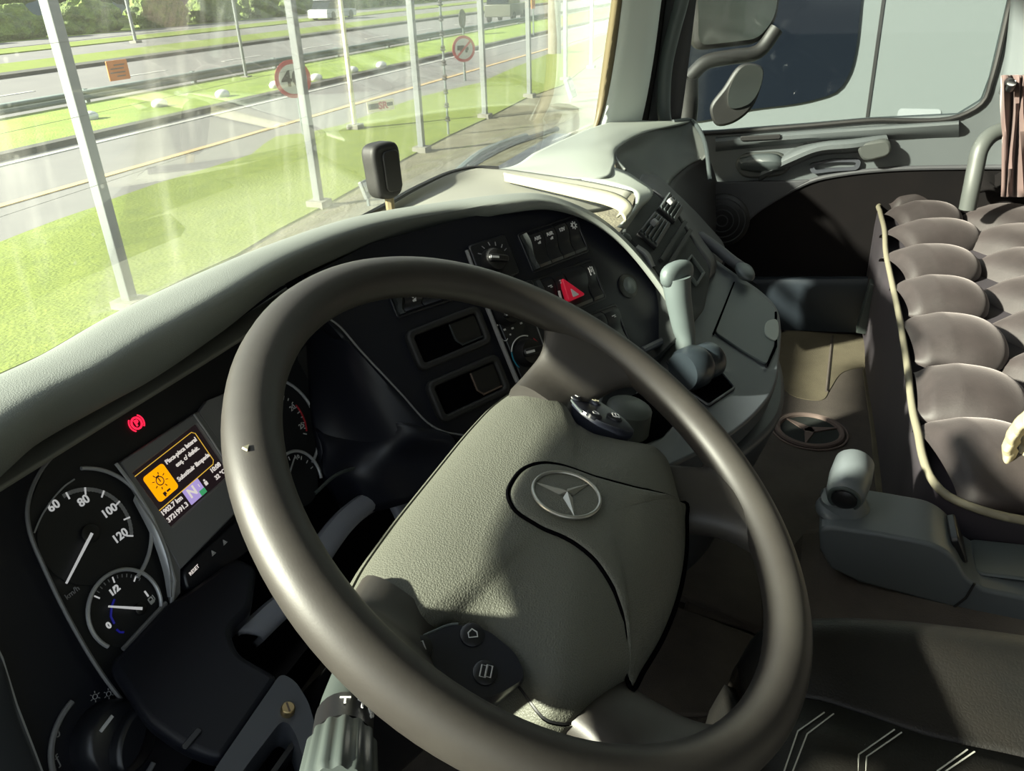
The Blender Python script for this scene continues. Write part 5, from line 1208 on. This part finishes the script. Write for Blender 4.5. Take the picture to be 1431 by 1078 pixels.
# light edge panel between piping and floor at far end
# front finger rolls
cuts = [(1322, 704), (1277, 584), (1267, 507), (1256, 440), (1246, 393), (1238, 353), (1235, 321), (1231, 295), (1229, 284)]
tips = [(1431, 660), (1418, 566), (1396, 478), (1366, 412), (1347, 356), (1331, 312), (1319, 294), (1300, 283)]
cx_ = [bp(*p) for p in cuts]; tx_ = [bp(*p) for p in tips]
for k in range(8):
    a, b = cx_[k], cx_[k+1]; c0 = (a+b)/2; tip = tx_[k]
    ax = tip-c0; ax[2] = 0; L = np.linalg.norm(ax); L = min(max(L, .16), .24); d = nrm(ax); d = nrm(d*.6+np.array([.05, -1, 0])*.4) if k > 0 else nrm(np.array([.25, -1, 0]))
    wv = np.array([-d[1], d[0], 0]); w_ = abs(np.dot(b-a, wv))/2*1.04
    rows = []
    n_ = 20
    for i in range(n_+1):
        t = i/n_
        prof_ = (1-max(0, (t-.45)/.55)**2.6)**.5 if t < 1 else .02
        hw = w_*(.97*prof_ if t > .45 else .97-.12*max(0, 1-t/.12)); hh = .052*max(prof_, .02)*(.55+.45*min(1, t/.35))*(1 if t > .05 else .6)
        ctr = c0+d*(L*t+(.008 if k < 5 else .020))+np.array([0, 0, -.010])
        rows.append([ctr+wv*hw*math.cos(th)+np.array([0, 0, 1])*(hh*max(math.sin(th), -.15))+wv*0 for th in np.linspace(-.15, PI+.15, 18)])
    obj('tuft_roll', MB().grid(rows), M['velvet'], bench, subd=1)
# diamond tufts behind
fB = Fr((1.05, 0, 0), (1, 0, 0), (0, 1, 0))
def puff(x, y, rx, ry, h):
    n_ = 14; rows = []
    for i in range(n_+1):
        u = -1+2*i/n_; r = []
        for j in range(n_+1):
            v = -1+2*j/n_
            X = (u+v)*.5; Y = (u-v)*.5           # diamond outline
            hh = h*((1-u*u)*(1-v*v))**.42*(1+.10*noise.noise(Vector((x*9+X*2.2, y*9+Y*2.2, 3))))-.022*max(abs(u), abs(v))**6
            r.append(np.array([x+X*rx*1.98, y+Y*ry*1.98, bz_(x)+hh-.022]))
        rows.append(r)
    return MB().grid(rows)
k = 0
for iy in range(0, 9):
    for ix in range(-1, 9):
        x = 1.10+ix*.145+(iy % 2)*.0725; y = -.455-iy*.072
        if x < .98 or x > 2.13: continue
        obj('diamond_tuft', puff(x, y, .0735, .073, .050), M['velvet'], bench)
# buttons sunk at tuft corners
for iy in range(0, 8, 1):
    for ix in range(-1, 9):
        x = 1.1725+ix*.145+(iy % 2)*.0725; y = -.455-iy*.072
        if x < 1.0 or x > 2.1: continue
        obj('tuft_button', MB().ell((x, y, bz_(x)-.012), .011, .011, .006), M['velvetdark'], bench)
# side of the bench by the door: pale side plate
sp2 = [atx(1216, 396, 1.98), atx(1228, 400, 1.98), atx(1222, 470, 1.98), atx(1196, 466, 1.98)]
ob = MB().add([p for p in sp2]+[p+np.array([.04, 0, 0]) for p in sp2], [(0, 1, 2, 3), (7, 6, 5, 4), (0, 4, 5, 1), (1, 5, 6, 2), (2, 6, 7, 3), (3, 7, 4, 0)])
obj('side_bracket', ob, M['stalk'], bench, bevel=.003)
# bench backrest, out of sight above the frame's right edge
obj('backrest', MB().box((1.55, -1.15, -.28), (1.1, .14, .75)), M['velvetdark'], bench, bevel=.04)
# black bag at the far end of the bench
bg_ = tag(empty('folded_strap', bp(1400, 280)), 'black crumpled cloth lying on the far end of the passenger seat', 'cloth')
bq = bp(1405, 288)
rows = [[bq+np.array([(u)*.10+(.0), v*.14-.05, .055+.05*(1-(u*u))*(1-v*v)+.035*noise.noise(Vector((u*2.3, v*2.9, 1)))+.02*noise.noise(Vector((u*6, v*5, 4)))]) for u in np.linspace(-1, 1, 22)] for v in np.linspace(-1, 1, 22)]
obj('crumpled_cloth', MB().grid(rows), M['velvetblack'], bg_, solid=.01)
# cream ruched cloth
cq = [bp(1400, 640), bp(1431, 670)]
cr = tag(empty('ruched_cloth', cq[1]), 'cream elasticated cloth edge lying on the near corner of the velvet seat', 'cloth')
cen_c = bp(1446, 682)+np.array([0, 0, .055])
fcC = Fr(cen_c, ray(1448, 672)*0+nrm(np.cross(ray(1448, 672), [0, 0, 1])), (0, 0, 1))
rows = []
for s_ in np.linspace(0, 1, 22):
    r = []
    for a in np.linspace(0, 2*PI, 90, endpoint=False):
        rr_ = .066*(1-s_*.32)*(1+.03*math.sin(22*a)*(.3+s_)); 
        r.append(fcC.w(rr_*.72*math.cos(a), rr_*1.12*math.sin(a), .016*math.sin(s_*PI)+.0022*math.sin(24*a)))
    rows.append(r)
obj('elastic_edge', MB().grid(rows, cu=True), M['cloth'], cr, solid=.003)
obj('inner_gather', MB().grid([[fcC.w(.026*s_*math.cos(a), .036*s_*math.sin(a), -.012+.004*math.sin(9*a)*s_) for a in np.linspace(0, 2*PI, 60, endpoint=False)] for s_ in np.linspace(.02, 1.2, 8)], cu=True), M['cloth'], cr, solid=.003)

# ================================================================== PARKING BRAKE CONSOLE
bx = .86
fbk = Fr((bx, 0, 0), (0, -1, 0), (0, 0, 1))      # side face seen by the driver
B_ = lambda px, py, h=0: fbk.l(px, py, h)
pc = tag(empty('brake_console', (bx+.06, -.3, FZ)), 'grey parking brake console with a knob lever beside the velvet seat', 'console')
sd = cat([np.array(B_(*p)) for p in ((1144, 742), (1152, 738), (1200, 742), (1260, 752), (1310, 764), (1335, 782), (1352, 808), (1375, 824))], 30)
bt_ = [B_(1560, 862), B_(1560, 925), B_(1431, 875), B_(1330, 850), B_(1200, 815), B_(1160, 795), B_(1146, 770)]
sdp = [tuple(p) for p in sd]+bt_
obj('body', MB().prism(fbk, sdp, -.095, 0), M['brake'], pc, bevel=.010, seg=4)
zt = fbk.P(1200, 815)[2]-.006
struct('trim_7', MB().box((.86, -.62, (FZ+zt)/2), (.26, 1.15, zt-FZ)), M['mat'], bevel=.03, smooth=False)
obj('body_joint', MB().tube([fbk.w(*B_(1362, 815), .001), fbk.w(*B_(1350, 835), .001), fbk.w(*B_(1328, 852), .001)], .0016, 5), M['rubber'], pc)
obj('switch_recess', MB().prism(Fr(fbk.w(*B_(1346, 792), -.055), (1, 0, 0), nrm((0, .45, .9))), rrect(.055, .040, .006), -.006, .004), M['black'], pc, bevel=.002)
obj('rear_tray', MB().prism(Fr(fbk.w(*B_(1440, 838), -.06)+np.array([0, 0, .004]), (1, 0, 0), (0, 1, -.1)), rrect(.07, .11, .01), 0, .006), M['lid'], pc, bevel=.003)
kbase = fbk.w(*B_(1180, 742), -.05)
k0 = kbase+np.array([0, .0, -.005]); k1 = fbk.w(*B_(1186, 700), -.055)
obj('lever_collar', MB().tube([k0, k0+np.array([0, .004, .02])], [.032, .026], 24), M['brake'], pc)
obj('base_flange', MB().ell(fbk.w(*B_(1164, 740), -.045), .03, .022, .010, nu=20, nv=10), M['brake'], pc)
obj('lever_stem', MB().tube([k0, k1], .020, 18), M['brake'], pc)
kd = nrm(k1*.0+np.array([.35, .25, .55])*1.0)
kA = fbk.w(*B_(1180, 716), -.03); kB = kA+nrm(np.array([.075, -.012, .016]))*.075
kn = obj('lever_knob', MB().tube([kA+(kB-kA)*t for t in (0, .04, .12, .5, .88, .97, 1.0)], [.019, .022, .0235, .0255, .024, .019, .012], 28), M['brake'], pc)
dn = nrm(kA-kB)
fkn = Fr(kA, nrm(np.cross([0, 0, 1.], dn)), np.cross(dn, nrm(np.cross([0, 0, 1.], dn))))
obj('knob_ring', MB().tube([fkn.w(*p, .001) for p in circ(.0175, 32)], .0028, 8, closed=True), M['stalk'], kn)
obj('release_button', MB().lathe(fkn, [(.0155, -.001), (.0150, .004), (.011, .0075), (.002, .0085)], 28), M['black'], kn)

# ================================================================== DRIVER'S SEAT
SZ = -.50
ds = tag(empty('truck_seat', (.45, -.55, FZ)), 'black leather driver seat with pale hexagonal stitching at lower right', 'seat')
S_ = lambda px, py, z=SZ: atz(px, py, z)
oe = [S_(1020, 960, -.56), S_(1060, 895, -.53), S_(1140, 880, -.52), S_(1250, 879, -.52), S_(1340, 886, -.52), S_(1431, 898, -.52), S_(1520, 912, -.52)]
ie = [S_(1040, 1010, -.53), S_(1085, 985, -.51), S_(1135, 985, -.505), S_(1200, 1004, -.505), S_(1300, 1038, -.505), S_(1431, 1068, -.505), S_(1520, 1095, -.505)]
me = [a*.6+b*.4+np.array([0, 0, .035]) for a, b in zip(oe, ie)]; me2 = [a*.25+b*.75+np.array([0, 0, .018]) for a, b in zip(oe, ie)]
dn_ = [p+np.array([.012, 0, -.10]) for p in oe]
obj('side_bolster', MB().patch([dn_, oe, me, me2, ie], 40, 24), M['leather'], ds, solid=.004)
obj('bolster_piping', MB().tube(cat([p+np.array([0, 0, .002]) for p in oe[1:]], 40), .0008, 6), M['stitch'], ds)
obj('seam_cord', MB().tube(cat([p+np.array([0, 0, .002]) for p in ie], 50), .0019, 8), M['piping'], ds)
cu = [a+np.array([-.55, 0, 0]) for a in ie]
obj('cushion', MB().patch([ie, [a+np.array([-.12, -.0, .004]) for a in ie], [a+np.array([-.35, -.0, .004]) for a in ie], cu], 40, 14), M['leather'], ds, solid=.01)
front = [p for p in (oe[0], ie[0], cu[0])]
obj('front_panel', MB().patch([[oe[0], ie[0], cu[0]], [p+np.array([0, .012, -.05]) for p in front], [p+np.array([0, -.02, -.22]) for p in front]], 20, 10), M['leather'], ds, solid=.01)
obj('seat_base', MB().box((.40, -.50, (FZ-.64)/2), (.42, .5, abs(FZ+.64))), M['black'], ds, smooth=False, bevel=.02)
obj('backrest', MB().box((.40, -1.05, -.20), (.5, .12, .7)), M['leather'], ds, bevel=.05)
# hexagon stitching
cz = -.4985
hexl = [[(1152, 996), (1115, 1022), (1096, 1078), (1092, 1110)], [(1165, 998), (1128, 1026), (1108, 1078), (1104, 1110)],
        [(1250, 1020), (1200, 1055), (1198, 1110)], [(1260, 1024), (1211, 1058), (1208, 1110)],
        [(1352, 1048), (1310, 1078), (1290, 1110)], [(1362, 1051), (1322, 1078), (1304, 1110)]]
for h_ in hexl: obj('hex_stitch', MB().tube([atz(px, py, cz) for px, py in h_], .00055, 5), M['stitch'], ds)
